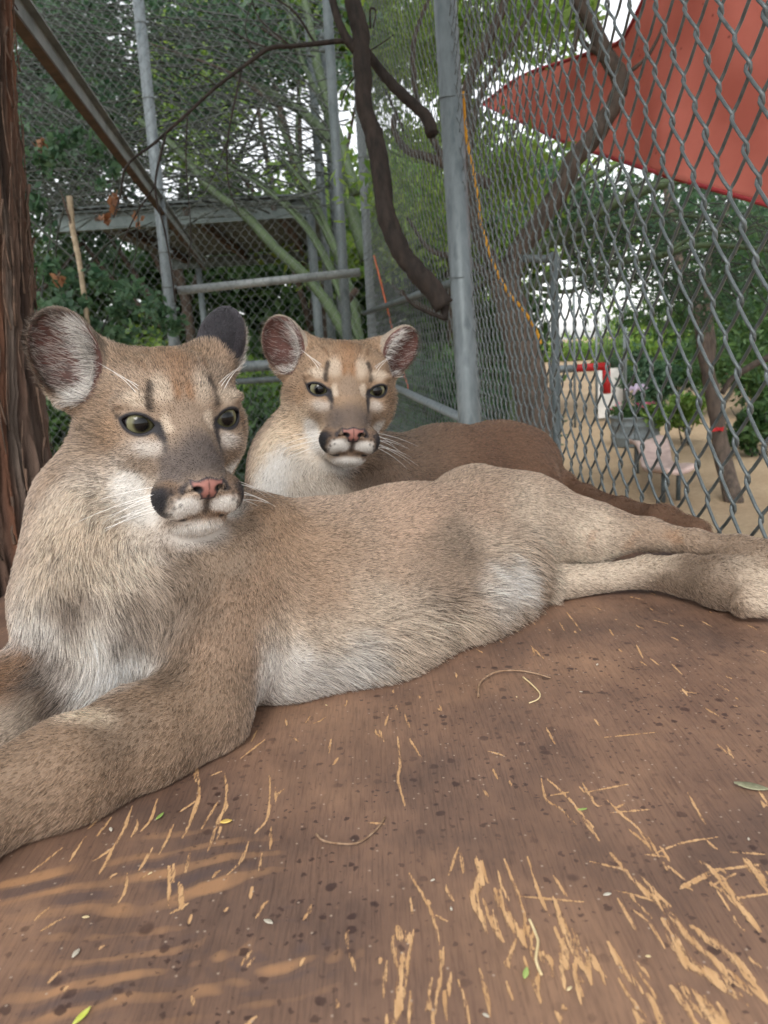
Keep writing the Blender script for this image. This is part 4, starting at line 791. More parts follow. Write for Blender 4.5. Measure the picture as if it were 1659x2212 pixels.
def skin_material():
    m, nt, b = new_mat('skin'); a = N(nt, 'Attribute', attribute_name='col')
    nt.links.new(a.outputs['Color'], b.inputs['Base Color']); w = N(nt, 'Attribute', attribute_name='wet')
    mr = N(nt, 'MapRange'); mr.inputs['To Min'].default_value = 0.75; mr.inputs['To Max'].default_value = 0.38
    nt.links.new(w.outputs['Fac'], mr.inputs[0]); nt.links.new(mr.outputs[0], b.inputs['Roughness'])
    b.inputs['Specular IOR Level'].default_value = .25
    n = N(nt, 'TexNoise', Scale=900, Detail=2); bp = N(nt, 'Bump', Strength=0.25, Distance=0.001)
    nt.links.new(n.outputs[0], bp.inputs['Height']); nt.links.new(bp.outputs[0], b.inputs['Normal']); return m
M_SKIN = skin_material()
def eye_material():
    """iris, pupil and white laid out round the ball's own +Y axis"""
    m, nt, b = new_mat('eye'); tc = N(nt, 'TexCoord'); sx = N(nt, 'SeparateXYZ'); nt.links.new(tc.outputs['Object'], sx.inputs[0])
    cx = N(nt, 'CombineXYZ'); nt.links.new(sx.outputs['X'], cx.inputs['X']); nt.links.new(sx.outputs['Z'], cx.inputs['Y'])
    ln = N(nt, 'VectorMath', operation='LENGTH'); nt.links.new(cx.outputs[0], ln.inputs[0])
    no = N(nt, 'TexNoise', Scale=3.0, Detail=4); nt.links.new(tc.outputs['Object'], no.inputs['Vector'])
    md = N(nt, 'Math', operation='MULTIPLY_ADD'); md.inputs[1].default_value = 0.10; nt.links.new(no.outputs[0], md.inputs[0]); nt.links.new(ln.outputs['Value'], md.inputs[2])
    col = ramp(nt, md.outputs[0], [(0.0, (.002, .002, .003)), (0.40, (.003, .003, .003)), (0.47, (.035, .032, .016)), (0.58, (.135, .128, .07)), (0.76, (.165, .16, .095)), (0.82, (.03, .025, .02)), (0.86, (.01, .008, .01)), (1.0, (.03, .025, .025))])
    nt.links.new(col, b.inputs['Base Color']); b.inputs['Roughness'].default_value = 0.12
    b.inputs['Coat Weight'].default_value = .7; b.inputs['Coat Roughness'].default_value = 0.03; b.inputs['Specular IOR Level'].default_value = 0.0; return m
M_EYE = eye_material()
M_WHISK, _nt, _b = new_mat('whisker'); _b.inputs['Base Color'].default_value = (.85, .83, .8, 1); _b.inputs['Roughness'].default_value = 0.4

def sstep(a, b, x): t = np.clip((x - a) / (b - a), 0, 1); return t * t * (3 - 2 * t)

EYE_C = np.array([4.05, 5.05, 0.0]); EYE_R = 1.72
EYE_W, EYE_H = 1.52, .93                        # half width and half height of the lid opening

def lid_d(U, V, h):
    hu, hl = h * .76, h * 1.04
    Ru = (EYE_W ** 2 + hu ** 2) / (2 * hu); Rl = (EYE_W ** 2 + hl ** 2) / (2 * hl)
    return np.maximum(np.hypot(U, V + (Ru - hu)) - Ru, np.hypot(U, V - (Rl - hl)) - Rl)

def eye_axes(sx):
    """outward u, up v, forward w of the opening; sx=+1 the cat's right eye"""
    w = np.array([sx * .26, .96, .02]); w /= np.linalg.norm(w)
    tilt = math.radians(13); u = np.array([sx * math.cos(tilt), 0, math.sin(tilt)]); u = u - w * (u @ w); u /= np.linalg.norm(u)
    v = np.cross(w, u) * (-sx if True else 1)
    if v[2] < 0: v = -v
    return u, v, w

def add_head(S, M, t, ears, eye_h=EYE_H):
    s = HS
    def W(p): return M @ (np.asarray(p, float) * s) + t
    def ell(c, r, k, R=None, sub=False): S.ell(W(c), np.asarray(r) * s, k * s, M if R is None else M @ R, sub)
    def cone(a, b, ra, rb, k, sub=False): S.cone(W(a), W(b), ra * s, rb * s, k * s, sub)
    ell((0, -1.0, .5), (6.9, 7.8, 6.6), 2)
    ell((0, 3.2, 2.6), (5.0, 3.8, 3.9), 2)
    for x in (1, -1):
        ell((x * 3.7, .2, 3.1), (3.0, 4.2, 2.5), 2)                  # top corners of the skull
        ell((x * 4.3, 2.0, -2.6), (2.5, 4.4, 3.6), 2.5)             # cheek
        ell((x * 6.0, -1.8, -1.6), (2.6, 3.6, 4.4), 2.5)             # ruff
        cone((x * 3.2, -1.5, -6.0), (x * 1.5, 6.6, -8.9), 2.9, 1.7, 2.2)   # jaw
    cone((0, 5.2, .2), (0, 10.4, -5.5), 2.9, 2.15, 1.8)               # bridge of the nose
    cone((0, 6.3, -4.8), (0, 8.3, -7.4), 3.4, 2.8, 1.6)
    for x in (1, -1):
        ell((x * 2.15, 9.0, -7.1), (2.2, 2.9, 2.1), .8)               # whisker pad
        ell((x * 3.8, 5.35, 1.95), (2.7, 1.25, .85), 1.6)             # brow
        ell((x * 1.9, 6.3, 1.5), (1.0, 1.2, 1.6), 1.2)
        ell((x * 3.4, 5.6, -2.4), (2.1, 1.6, 1.1), 1.6)               # below the eye
    ell((0, 8.0, -9.7), (2.4, 2.5, 1.25), .9)                      # chin
    ell((0, 11.75, -5.85), (1.75, 1.0, 1.05), .5)                     # nose pad
    # philtrum, mouth line, nostrils
    cone((0, 12.5, -6.8), (0, 11.6, -8.7), .12, .14, .25, sub=True)
    for x in (1, -1):
        cone((0, 11.4, -8.85), (x * 1.6, 10.5, -9.2), .15, .15, .35, sub=True)
        cone((x * 1.6, 10.5, -9.2), (x * 3.3, 8.0, -9.0), .15, .12, .35, sub=True)
        cone((x * .85, 13.0, -6.15), (x * 1.35, 11.6, -5.95), .30, .22, .2, sub=True)
        cone((x * 1.35, 12.4, -6.25), (x * 1.9, 11.5, -6.25), .18, .15, .2, sub=True)
    # eyes: lids round the ball, then an almond opening
    for x in (1, -1):
        c = EYE_C * (x, 1, 1); u, v, w = eye_axes(x)
        ell(c, (1.98, 1.98, 1.98), .7)
        wc, uw, vw, ww = W(c), M @ u, M @ v, M @ w
        def carve(X, Y, Z, wc=wc, uw=uw, vw=vw, ww=ww):
            qx, qy, qz = (X - wc[0]) / s, (Y - wc[1]) / s, (Z - wc[2]) / s
            U = qx * uw[0] + qy * uw[1] + qz * uw[2]; V = qx * vw[0] + qy * vw[1] + qz * vw[2]; Wd = qx * ww[0] + qy * ww[1] + qz * ww[2]
            d = lid_d(U, V, eye_h)
            return np.maximum(d, -Wd) * s
        S.fn(carve, wc - 2.4 * s, wc + 2.4 * s, .12 * s)
    # ears: cup = ball minus an offset ball, on a short stump
    for e in ears:
        c = np.array(e['c']); up = np.array(e['up'], float); up /= np.linalg.norm(up)
        op = np.array(e['open'], float); op -= up * (op @ up); op /= np.linalg.norm(op); sd_ = np.cross(up, op)
        R = np.stack([sd_, op, up], 1); hw, hh, dp = e['r']
        lo_c = c - up * hh * .55
        ell(lo_c - op * .9, (hw * .85, 1.9, hh * .55), 1.6, R)
        i_ = c + sd_ * e['tuft'] * hw * .45 - op * .9 + up * hh * .12
        cone(i_, (np.sign(c[0]) * 3.4, -1.2, 4.6), 1.0, 2.6, 1.5)
        ell(c - op * .3, (hw, dp, hh), .9, R)
        ell(c + op * dp * .62 + up * hh * .02 - sd_ * e['tuft'] * hw * .10, (hw * .80, dp * 1.22, hh * .88), .25, R, sub=True)
        if 'slope' in e: cone(e['slope'][0], e['slope'][1], .75, 1.7, .9)
        e['R'] = R
    return W

# colours (linear base colours)
TAN = np.array([.415, .305, .222]); PALE = np.array([.62, .51, .40]); WHITE = np.array([.80, .755, .70]); GREY = np.array([.105, .085, .077])
RUST = np.array([.31, .165, .085]); BLACK = np.array([.012, .011, .013]); DARK = np.array([.09, .065, .05]); PINK = np.array([.30, .135, .11]); CREAM = np.array([.70, .56, .42])

def seg_d(P, a, b, sc=(1, 1, 1)):
    sc = np.asarray(sc); a = np.asarray(a) / sc; b = np.asarray(b) / sc; P = P / sc
    ba = b - a; t = np.clip((P - a) @ ba / (ba @ ba + 1e-12), 0, 1); return np.linalg.norm(P - a - t[:, None] * ba, axis=1)

def head_paint(L, Nl, ears, base, eye_h=EYE_H, rust=1.0, mask=1.0):
    """L points in head units, Nl normals; returns colour, fur length (head units), density, skin colour, wet"""
    n = len(L); c = np.array(base, float).copy() if np.ndim(base) == 2 else np.tile(base, (n, 1))
    ln = np.full(n, .75); den = np.ones(n); wet = np.zeros(n)
    wob = fbm(L, .55, 3)[:, None] * .5; Lw = L + np.concatenate([wob, wob * .5, -wob], 1)
    Ls = Lw * (1, 1, 1); ax = np.abs(Ls[:, 0]); Lm = np.stack([ax, Ls[:, 1], Ls[:, 2]], 1)
    Lx = np.stack([np.abs(L[:, 0]), L[:, 1], L[:, 2]], 1)
    def blob(cen, r, colr, st=1.0, soft=.45, P=None):
        nonlocal c
        d = np.linalg.norm(((Lm if P is None else P) - np.asarray(cen)) / np.asarray(r), axis=1)
        w = (1 - sstep(1 - soft, 1 + soft, d))[:, None] * st; c = c * (1 - w) + np.asarray(colr) * w
    def line(a, b, r, colr, st=1.0, soft=.6, P=None):
        nonlocal c
        d = seg_d(Lm if P is None else P, a, b) / r
        w = (1 - sstep(1 - soft, 1 + soft, d))[:, None] * st; c = c * (1 - w) + np.asarray(colr) * w
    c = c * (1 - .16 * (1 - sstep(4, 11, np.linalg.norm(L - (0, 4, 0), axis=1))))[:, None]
    blob((0, 2, 7), (6, 5.5, 2.6), TAN * (.72, .63, .53), .8)
    blob((6.5, 1, 1), (2.5, 4, 4), TAN * (.74, .68, .62), .7)
    blob((6.2, 3.5, -1.2), (1.2, 2.2, 1.8), TAN * (.9, .76, .6), .5)
    blob((0, 6.4, 4.3), (1.35, 2.6, 2.1), RUST, .5 * rust, .7)
    blob((0, 4.2, 6.4), (1.6, 2.6, 1.6), RUST * .8, .6 * rust, .7)
    blob((.75, 7.2, 2.9), (.5, 1.2, .9), RUST, .65 * rust)
    for k_ in (1.6, 2.9): line((k_, 5.6, 5.2), (k_ * 1.3, 2.2, 7.0), .34, RUST * .55, .55 * rust)
    blob((1.9, 6.9, 3.2), (.95, 2, 1.5), PALE, .65)
    blob((0, 8.2, .3), (1.7, 2.5, 1.9), TAN * (.70, .70, .71), .7)
    blob((0, 10.2, -3.4 - .9 * (1 - mask)), (2.6, 3.6, 2.5 * (.5 + .5 * mask)), GREY, .45 + .52 * mask, .5)
    blob((2.4, 9.0, -4.3), (1.7, 2.8, 1.7), GREY * 1.3, .4 + .5 * mask, .5)
    blob((4.6, 6.8, -4.2), (1.6, 2.0, 1.2), TAN * .85, .6)
    blob((4.4, 6.6, 2.2), (1.35, 2.0, .75), PALE * 1.05, .8)
    blob((2.0, 7.9, -.1), (.55, 1.2, 1.1), PALE * 1.05, .8)
    blob((3.95, 7.3, -2.3), (1.25, 1.8, .85), WHITE * (.78, .75, .73), .35 + .5 * mask, .6)
    line((2.6, 7.5, -.7), (2.35, 8.6, -2.9), .46, BLACK * 2.5, .95)
    line((3.15, 7.0, 1.6), (2.9, 6.4, 3.7), .42, DARK * .7, .95)
    line((5.6, 5.8, .6), (6.7, 4.4, .95), .26, DARK * .6, .85)
    blob((5.3, 4.8, -6.3), (1.6, 2.4, 1.9), WHITE * 1.05, 1.0, .35)
    blob((4.3, 5.5, -8.5), (1.8, 2.6, 1.6), WHITE, .9)
    blob((0, 5, -11.3), (3.4, 5, 1.6), WHITE * .96, .8)
    blob((7.2, -1, -5.5), (2.5, 4, 3.2), CREAM * (.95, .9, .85), .6)
    # muzzle
    blob((3.1, 10.2, -6.0), (1.3, 2.2, 1.0), TAN * (.50, .45, .42), .95)
    blob((1.75, 11.4, -7.6), (1.5, 2.1, 1.0), WHITE, 1.0, .3)
    blob((2.5, 10.4, -8.1), (1.1, 1.8, .8), WHITE, .95, .4)
    mot = fbm(L, 1.6, 55)[:, None] * .45; Lq = Lm + mot * (1, .4, 1); blob((4.25, 9.6, -7.1), (1.15, 2.8, 1.75), BLACK, 1.0, .38, Lq); blob((3.4, 10.6, -6.2), (.8, 1.4, .5), BLACK * 3, .6, .6, Lq)
    blob((3.75, 9.0, -8.5), (.75, 1.8, .6), BLACK, .95, .35)
    for i, (px, pz) in enumerate([(3.1, -6.3), (2.6, -6.75), (3.2, -7.0), (2.5, -7.4), (3.05, -7.7), (3.2, -8.2), (2.2, -6.3)]):
        d = np.hypot(Lx[:, 0] - px, L[:, 2] - pz); w = ((1 - sstep(.12, .26, d)) * (L[:, 1] > 7))[:, None] * .6; c = c * (1 - w) + BLACK * w
    line((1.9, 12.0, -5.2), (2.3, 11.2, -6.4), .35, BLACK * 3, .9)
    line((0, 12.4, -7.1), (0, 11.4, -8.5), .46, BLACK * 1.5, .95, P=Lx)
    line((0, 11.3, -9.0), (1.0, 10.9, -9.15), .36, BLACK * 2, .9, P=Lx)
    line((1.4, 10.8, -9.1), (3.4, 8.4, -9.05), .22, DARK * .5, .85, P=Lx)
    blob((0, 9.2, -10.3), (2.8, 2.6, 1.05), WHITE * 1.05, 1.0, .3)
    # lengths
    ln = np.where(L[:, 1] > 3, .5, .75); ln = ln + .5 * sstep(-6, -11, L[:, 2]) * (L[:, 1] < 6.5) + .5 * sstep(4, 8.5, np.abs(L[:, 0])) * (L[:, 2] < 0)
    ln = np.where(L[:, 1] > 7.5, .34, ln); ln = np.where((L[:, 2] < -9.2) & (L[:, 1] > 6), .5, ln)
    skin = c * .75
    # nose leather
    nx = np.abs(L[:, 0]); top = -5.05 + .12 * np.cos(nx * 3); wid = 1.6 - .9 * sstep(-5.5, -6.9, L[:, 2])
    nose = (L[:, 1] > 11.0) & (L[:, 2] < top) & (L[:, 2] > -7.05) & (nx < wid)
    edge = np.minimum(np.minimum(top - L[:, 2], wid - nx), L[:, 2] + 7.05)
    pk = PINK * (1 + .25 * fbm(L, 3.0, 9)[:, None]); rim = (1 - sstep(.05, .34, edge))[:, None]
    ncol = pk * (1 - rim) + BLACK * 3 * rim
    cl = (1 - sstep(.0, .10, nx))[:, None]; ncol = ncol * (1 - cl * .7)
    nostr = np.minimum(seg_d(Lx, (.85, 13.0, -6.15), (1.35, 11.6, -5.95)), seg_d(Lx, (1.35, 12.4, -6.25), (1.9, 11.5, -6.25)))
    w = (1 - sstep(.3, .55, nostr))[:, None]; ncol = ncol * (1 - w) + BLACK * w
    skin[nose] = ncol[nose]; den[nose] = 0; wet[nose] = .7
    mou = (1 - sstep(.16, .30, np.minimum(seg_d(Lx, (0, 12.5, -6.8), (0, 11.6, -8.7)), np.minimum(seg_d(Lx, (0, 11.4, -8.85), (1.6, 10.5, -9.2)), seg_d(Lx, (1.6, 10.5, -9.2), (3.3, 8.0, -9.0))))))
    skin = skin * (1 - mou[:, None]) + BLACK * 2 * mou[:, None]; den = den * (1 - mou)
    # lids
    for x in (1, -1):
        u, v, w_ = eye_axes(x); q = L - EYE_C * (x, 1, 1); U, Vv, Wd = q @ u, q @ v, q @ w_
        d = lid_d(U, Vv, eye_h)
        near = (Wd > -.4) & (np.linalg.norm(q, axis=1) < 3.4)
        rimw = np.where(near, 1 - sstep(.24, .46, d), 0.0)
        inner = np.where(near & (U < -EYE_W * .6), 1 - sstep(.5, .9, np.hypot(U + EYE_W * 1.05, Vv + .1)), 0)
        rimw = np.maximum(rimw, inner)
        skin = skin * (1 - rimw[:, None]) + BLACK * 1.6 * rimw[:, None]; den = den * (1 - rimw); wet = np.maximum(wet, rimw * .6)
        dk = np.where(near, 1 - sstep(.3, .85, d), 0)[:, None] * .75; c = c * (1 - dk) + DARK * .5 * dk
        ln = np.where(near & (d < .9), .26, ln)
    earw = np.zeros(n); eardir = np.zeros((n, 3))
    for e in ears:
        q = (L - np.array(e['c'])) @ e['R']; hw, hh, dp = e['r']
        rr = np.linalg.norm(q / (hw * 1.12, dp * 1.45, hh * 1.08), axis=1); inside = rr < 1.0
        hgt = q[:, 2] / hh
        w = inside * sstep(-.75, -.30, hgt)
        facing = (Nl @ e['R'][:, 1])
        rad2 = np.hypot(q[:, 0] / hw, q[:, 2] / hh)
        inn = inside & (facing > .12) & (rad2 < .95)
        wo = (w * (~inn))[:, None]
        bcol = np.where((rad2 > .9)[:, None], e.get('rim', PALE * .75), e.get('back', DARK * .6))
        c = c * (1 - wo) + bcol * wo
        # inside of the cup: pink skin, pale tufts on the side next to the head and at the foot
        side = q[:, 0] / hw * e['tuft']
        tuft = sstep(.35, .8, side) * inn * sstep(.9, .2, hgt) + sstep(-.5, -.85, hgt) * inn; tuft = np.clip(tuft, 0, 1)
        edge_d = sstep(.70, .92, rad2)
        ic = PINK * .40 * (1 - .35 * sstep(.2, -.6, hgt))[:, None] * (.85 + .3 * fbm(L, 1.2, 5)[:, None])
        skin = np.where(inn[:, None], ic, skin); skin = np.where((inside & ~inn)[:, None], c * .6, skin)
        hc = np.where((edge_d > .4)[:, None], DARK * 1.1, WHITE * .62); hc = np.where((tuft > .35)[:, None], WHITE * .85, hc)
        c = np.where(inn[:, None], hc, c); den = np.where(inn, np.clip(.26 + .70 * tuft + .9 * edge_d, 0, 1), den)
        ln = np.where(inn, 1.3 + .8 * tuft - .4 * edge_d, np.where(inside & (hgt > -.5), .32, ln))
        wv = inside * sstep(-.9, -.4, hgt)
        d_ = e['R'][:, 2][None] * 1.0 + np.outer(-np.sign(q[:, 0]) * .0, e['R'][:, 0])
        d_ = np.where(inn[:, None], d_ * .35 - e['tuft'] * e['R'][:, 0] * (.6 + tuft[:, None] * .4) + e['R'][:, 1] * .35, d_)
        for pc, pr, pcol, pl in e.get('paint', ()):
            pw = 1 - sstep(.6, 1.25, np.linalg.norm((Lw - np.array(pc)) / np.array(pr), axis=1)); c = c * (1 - pw[:, None]) + np.asarray(pcol) * pw[:, None]; ln = ln * (1 - pw) + pl * pw; skin = skin * (1 - pw[:, None]) + np.asarray(pcol) * .6 * pw[:, None]; den = np.maximum(den, pw)
        eardir = eardir + d_ * wv[:, None]; earw = np.maximum(earw, wv)
    return c, ln, den, skin, wet, earw, eardir

def snap(marks, V):
    """marks carry a picture position: move each onto the visible skin there"""
    u, v, d = proj(V); out = []
    for px, py, dd, r, colr, st in marks:
        m = np.nonzero((np.abs(u - px) < 14) & (np.abs(v - py) < 14))[0]
        out.append((V[m[np.argmin(d[m])]] if len(m) else at(px, py, dd), r, colr, st))
    return out

def build_puma(name, label, group, S, M, t, ears, box, base_fn, nhair, eye_h=EYE_H, rust=1.0, hair_w=.00021, gaze=(0, 0), seed=1, mask=1.0, coarse=.0036, fine=.00125, whisk_seed=3):
    r_ = np.random.default_rng(seed)
    W = add_head(S, M, t, ears, eye_h)
    root = empty(name, (t[0], t[1], BOARD_Z)); tag(root, label, 'puma', group)
    hc = M @ (np.array([0, 1.0, 0.0]) * HS) + t
    hlo, hhi = hc - np.array([.155, .155, .125]), hc + np.array([.155, .155, .130])
    Vc, Qc = S.mesh(box[0], box[1], coarse); Vf, Qf = S.mesh(hlo, hhi, fine)
    ins = ((Vc > hlo + coarse * 1.5) & (Vc < hhi - coarse * 1.5)).all(1); Qc = Qc[~ins[Qc].all(1)]
    # drop loose fine shells (eye pits) is not needed: eyes fill them
    V = np.concatenate([Vc, Vf]); Q = np.concatenate([Qc, Qf + len(Vc)])
    used = np.zeros(len(V), bool); used[Q.ravel()] = True; mp = np.cumsum(used) - 1; V = V[used]; Q = mp[Q]
    V[:, 2] = np.maximum(V[:, 2], BOARD_Z + .001)
    T, fn, Nv = tris_normals(V, Q)
    # ---- fields on the surface
    L = (V - t) @ M / HS; Nl = Nv @ M
    col, ln, den = base_fn(V, Nv, L)
    hw_ = 1 - sstep(9.2, 12.5, np.linalg.norm((L - (0, 3, -1.5)) / (1, 1.4, 1.1), axis=1))
    earbox = (L[:, 2] > 1) & (np.abs(L[:, 0]) > 3) & (np.abs(L[:, 0]) < 14) & (np.abs(L[:, 1]) < 7) & (L[:, 2] < 14)
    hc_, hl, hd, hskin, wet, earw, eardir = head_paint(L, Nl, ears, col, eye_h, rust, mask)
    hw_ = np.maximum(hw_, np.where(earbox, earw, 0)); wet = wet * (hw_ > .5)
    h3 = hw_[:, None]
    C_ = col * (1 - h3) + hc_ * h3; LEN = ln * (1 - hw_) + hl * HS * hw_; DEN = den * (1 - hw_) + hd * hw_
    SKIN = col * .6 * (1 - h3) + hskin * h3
    flow = np.zeros_like(V)
    for a, b, ra, rb, w in S.bones:
        ba = b - a; tt = np.clip((V - a) @ ba / (ba @ ba), 0, 1); d = np.linalg.norm(V - a - tt[:, None] * ba, axis=1) - (ra + tt * (rb - ra))
        flow += (np.exp(-np.maximum(d, 0) / .012) * w)[:, None] * (ba / np.linalg.norm(ba))
    flow /= np.linalg.norm(flow, axis=1)[:, None] + 1e-9
    hf = L - np.array([0, 13.5, -3.0]); hf[:, 2] -= .15 * np.abs(L[:, 0]); hf = hf / (np.linalg.norm(hf, axis=1)[:, None] + 1e-9)
    hf = hf * (1 - earw[:, None]) + eardir * 2.0; hf = (hf / (np.linalg.norm(hf, axis=1)[:, None] + 1e-9)) @ M.T
    flow = flow * (1 - h3) + hf * h3; flow[:, 2] -= .25 * (1 - hw_)
    cam_dir = _C - V; cam_dir /= np.linalg.norm(cam_dir, axis=1)[:, None]
    vis = np.einsum('ij,ij->i', Nv, cam_dir); DEN = DEN * np.where(vis > -.35, 1.0, .35)   # thinner coat on the far side
    u_, v_, d_ = proj(V); off = (u_ < -260) | (u_ > 1920) | (v_ > 2400); DEN = DEN * np.where(off, .15, 1)
    body = mesh_from('body', V, Q, M_SKIN, root, cols=SKIN, attrs={'wet': wet})
    # ---- fur
    area = np.linalg.norm(fn, axis=1) / 2; wt = area * DEN[T].mean(1) * (1 + 1.3 * hw_[T].mean(1)); wt /= wt.sum()
    ti = r_.choice(len(T), nhair, p=wt); b1 = r_.random(nhair); b2 = r_.random(nhair); sw = b1 + b2 > 1; b1[sw] = 1 - b1[sw]; b2[sw] = 1 - b2[sw]
    bb = np.stack([1 - b1 - b2, b1, b2], 1)
    I = lambda A: np.einsum('ni,nij->nj', bb, A[T[ti]]) if A.ndim == 2 else (bb * A[T[ti]]).sum(1)
    P, n_, fl, c, l, hh = I(V), I(Nv), I(flow), I(C_), I(LEN), I(hw_)
    n_ /= np.linalg.norm(n_, axis=1)[:, None] + 1e-9
    cl = np.stack([fbm(P, 70, 11, 2), fbm(P, 70, 12, 2), fbm(P, 70, 13, 2)], 1); ff = np.stack([vnoise(P, 260, 14), vnoise(P, 260, 15), vnoise(P, 260, 16)], 1)
    fl = fl + cl * (.40 - .2 * hh)[:, None] + ff * .30 + r_.normal(size=P.shape) * .16
    fl = fl - n_ * (fl * n_).sum(1)[:, None]; fl /= np.linalg.norm(fl, axis=1)[:, None] + 1e-9
    lift = np.clip(.42 + .12 * r_.normal(size=nhair) + .12 * cl[:, 0], .12, .9) - .08 * hh
    l = l * (.62 + .6 * r_.random(nhair)) * (1 + .2 * cl[:, 1])
    # agouti ticking: dark-tipped and pale hairs among the ground colour
    k = r_.random(nhair); pat = fbm(P, 40, 21, 3)
    lum = c.mean(1); tick = np.clip((.30 + .20 * pat + .13 * hh) * sstep(.02, .07, lum) * (1 - sstep(.5, .74, lum)) + .05, .0, .6)
    g = np.where(k < tick, .24, np.where(k > .74, 1.35, 1.0)) * (1 + .16 * r_.normal(size=nhair)) * (1 + .10 * fbm(P, 9, 31, 2))
    pw_ = sstep(.48, .66, lum) * (r_.random(nhair) < .26); g = g * (1 - .5 * pw_)
    c = np.clip(c * np.clip(g, .15, 1.6)[:, None], 0, .92)
    d0 = fl * np.cos(lift)[:, None] + n_ * np.sin(lift)[:, None]
    d1 = fl * .96 + n_ * .12; d1[:, 2] -= .18 * (1 - hh) + .55 * sstep(.013, .03, l) * (1 - hh)
    def pf(tq): return P - n_ * .0012 * (1 - tq) + d0 * (l * tq * (1 - .45 * tq))[:, None] + d1 * (l * .45 * tq * tq)[:, None]
    rad = hair_w * (.75 + .5 * r_.random(nhair)) * np.where(hh > .5, .78, 1.0) * (1 + .7 * sstep(.012, .03, l))
    E_ = pf(1.0); low = E_[:, 2] < BOARD_Z + .0015
    if low.any():
        keep = ~low | (r_.random(nhair) < .5)
        fl_z = np.where(low, BOARD_Z + .002 - E_[:, 2], 0)
        pf0 = pf; pf = lambda tq: pf0(tq) + np.stack([0 * fl_z, 0 * fl_z, fl_z * tq], 1)
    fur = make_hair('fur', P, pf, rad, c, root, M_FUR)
    # ---- eyes, whiskers
    for x in (1, -1):
        u, v, w = eye_axes(x); g_ = np.array([x * .12 + gaze[0], .98, gaze[1]]); g_ /= np.linalg.norm(g_)
        yw = M @ g_; zw = M @ np.array([0, 0, 1.0]); xw = np.cross(yw, zw); xw /= np.linalg.norm(xw); zw = np.cross(xw, yw)
        bm = bmesh.new(); bmesh.ops.create_uvsphere(bm, u_segments=48, v_segments=32, radius=1.0)
        for vv in bm.verts:
            r2 = math.hypot(vv.co.x, vv.co.z)
            if vv.co.y > 0 and r2 < .72: vv.co.y += .10 * (1 - (r2 / .72) ** 2)
        me = bpy.data.meshes.new('eye'); bm.to_mesh(me); bm.free(); me.polygons.foreach_set('use_smooth', np.ones(len(me.polygons), bool))
        me.materials.append(M_EYE); eo = bpy.data.objects.new('eye', me); COL.objects.link(eo)
        mx = Matrix.Identity(4); sc_ = EYE_R * HS; cw = W(EYE_C * (x, 1, 1))
        for i in range(3): mx[i][0], mx[i][1], mx[i][2], mx[i][3] = xw[i] * sc_, yw[i] * sc_, zw[i] * sc_, cw[i]
        eo.parent = root; eo.matrix_parent_inverse = parent_inv(root); eo.matrix_basis = mx
    rw = np.random.default_rng(whisk_seed); roots, tips, mids = [], [], []
    for x in (1, -1):
        for i, (py, pz) in enumerate([(9.6, -6.2), (9.2, -6.9), (8.6, -6.5), (9.6, -7.4), (8.8, -7.4), (8.0, -7.1), (9.2, -8.0), (8.4, -8.0), (8.2, -6.0)]):
            r0 = np.array([x * (3.4 + .3 * (9.5 - py)), py, pz]); ll = 6 + 5.5 * rw.random()
            dr = np.array([x * .85, -.38 - .25 * rw.random(), -.18 - .35 * rw.random()]); dr /= np.linalg.norm(dr)
            roots.append(r0); mids.append(r0 + dr * ll * .5 + np.array([0, .1, .25])); tips.append(r0 + dr * ll + np.array([0, -.8, -.5 * rw.random()]))
        for i in range(3):
            r0 = np.array([x * (3.2 + .5 * i), 6.3, 2.6]); dr = np.array([x * .6, -.2, .6 + .1 * i]); ll = 3.5 + rw.random()
            roots.append(r0); mids.append(r0 + dr * ll * .5); tips.append(r0 + dr * ll + np.array([x * .6, -.5, -.2]))
    roots, mids, tips = [np.array([W(p) for p in A]) for A in (roots, mids, tips)]
    wf = lambda q: roots * (1 - q) ** 2 + (2 * mids - .5 * (roots + tips)) * 2 * q * (1 - q) + tips * q * q
    make_hair('whiskers', roots, wf, np.full(len(roots), .00026), np.tile(WHITE, (len(roots), 1)), root, M_WHISK, npt=9, taper=.2)
    return root

# ---- front puma: lying across the board, head turned, hind legs stretched to the fence
MA = np.array([[-0.86536, 0.50014, 0.03191], [-0.49986, -0.86594, 0.01687], [0.03607, -0.00135, 0.99935]]); tA = np.array([-.215, .789, 1.865])
MB_ = np.array([[-0.97817, 0.18383, 0.09692], [-0.18210, -0.98292, 0.02644], [0.10013, 0.00821, 0.99494]]); tB = np.array([-.051, 1.153, 1.866])

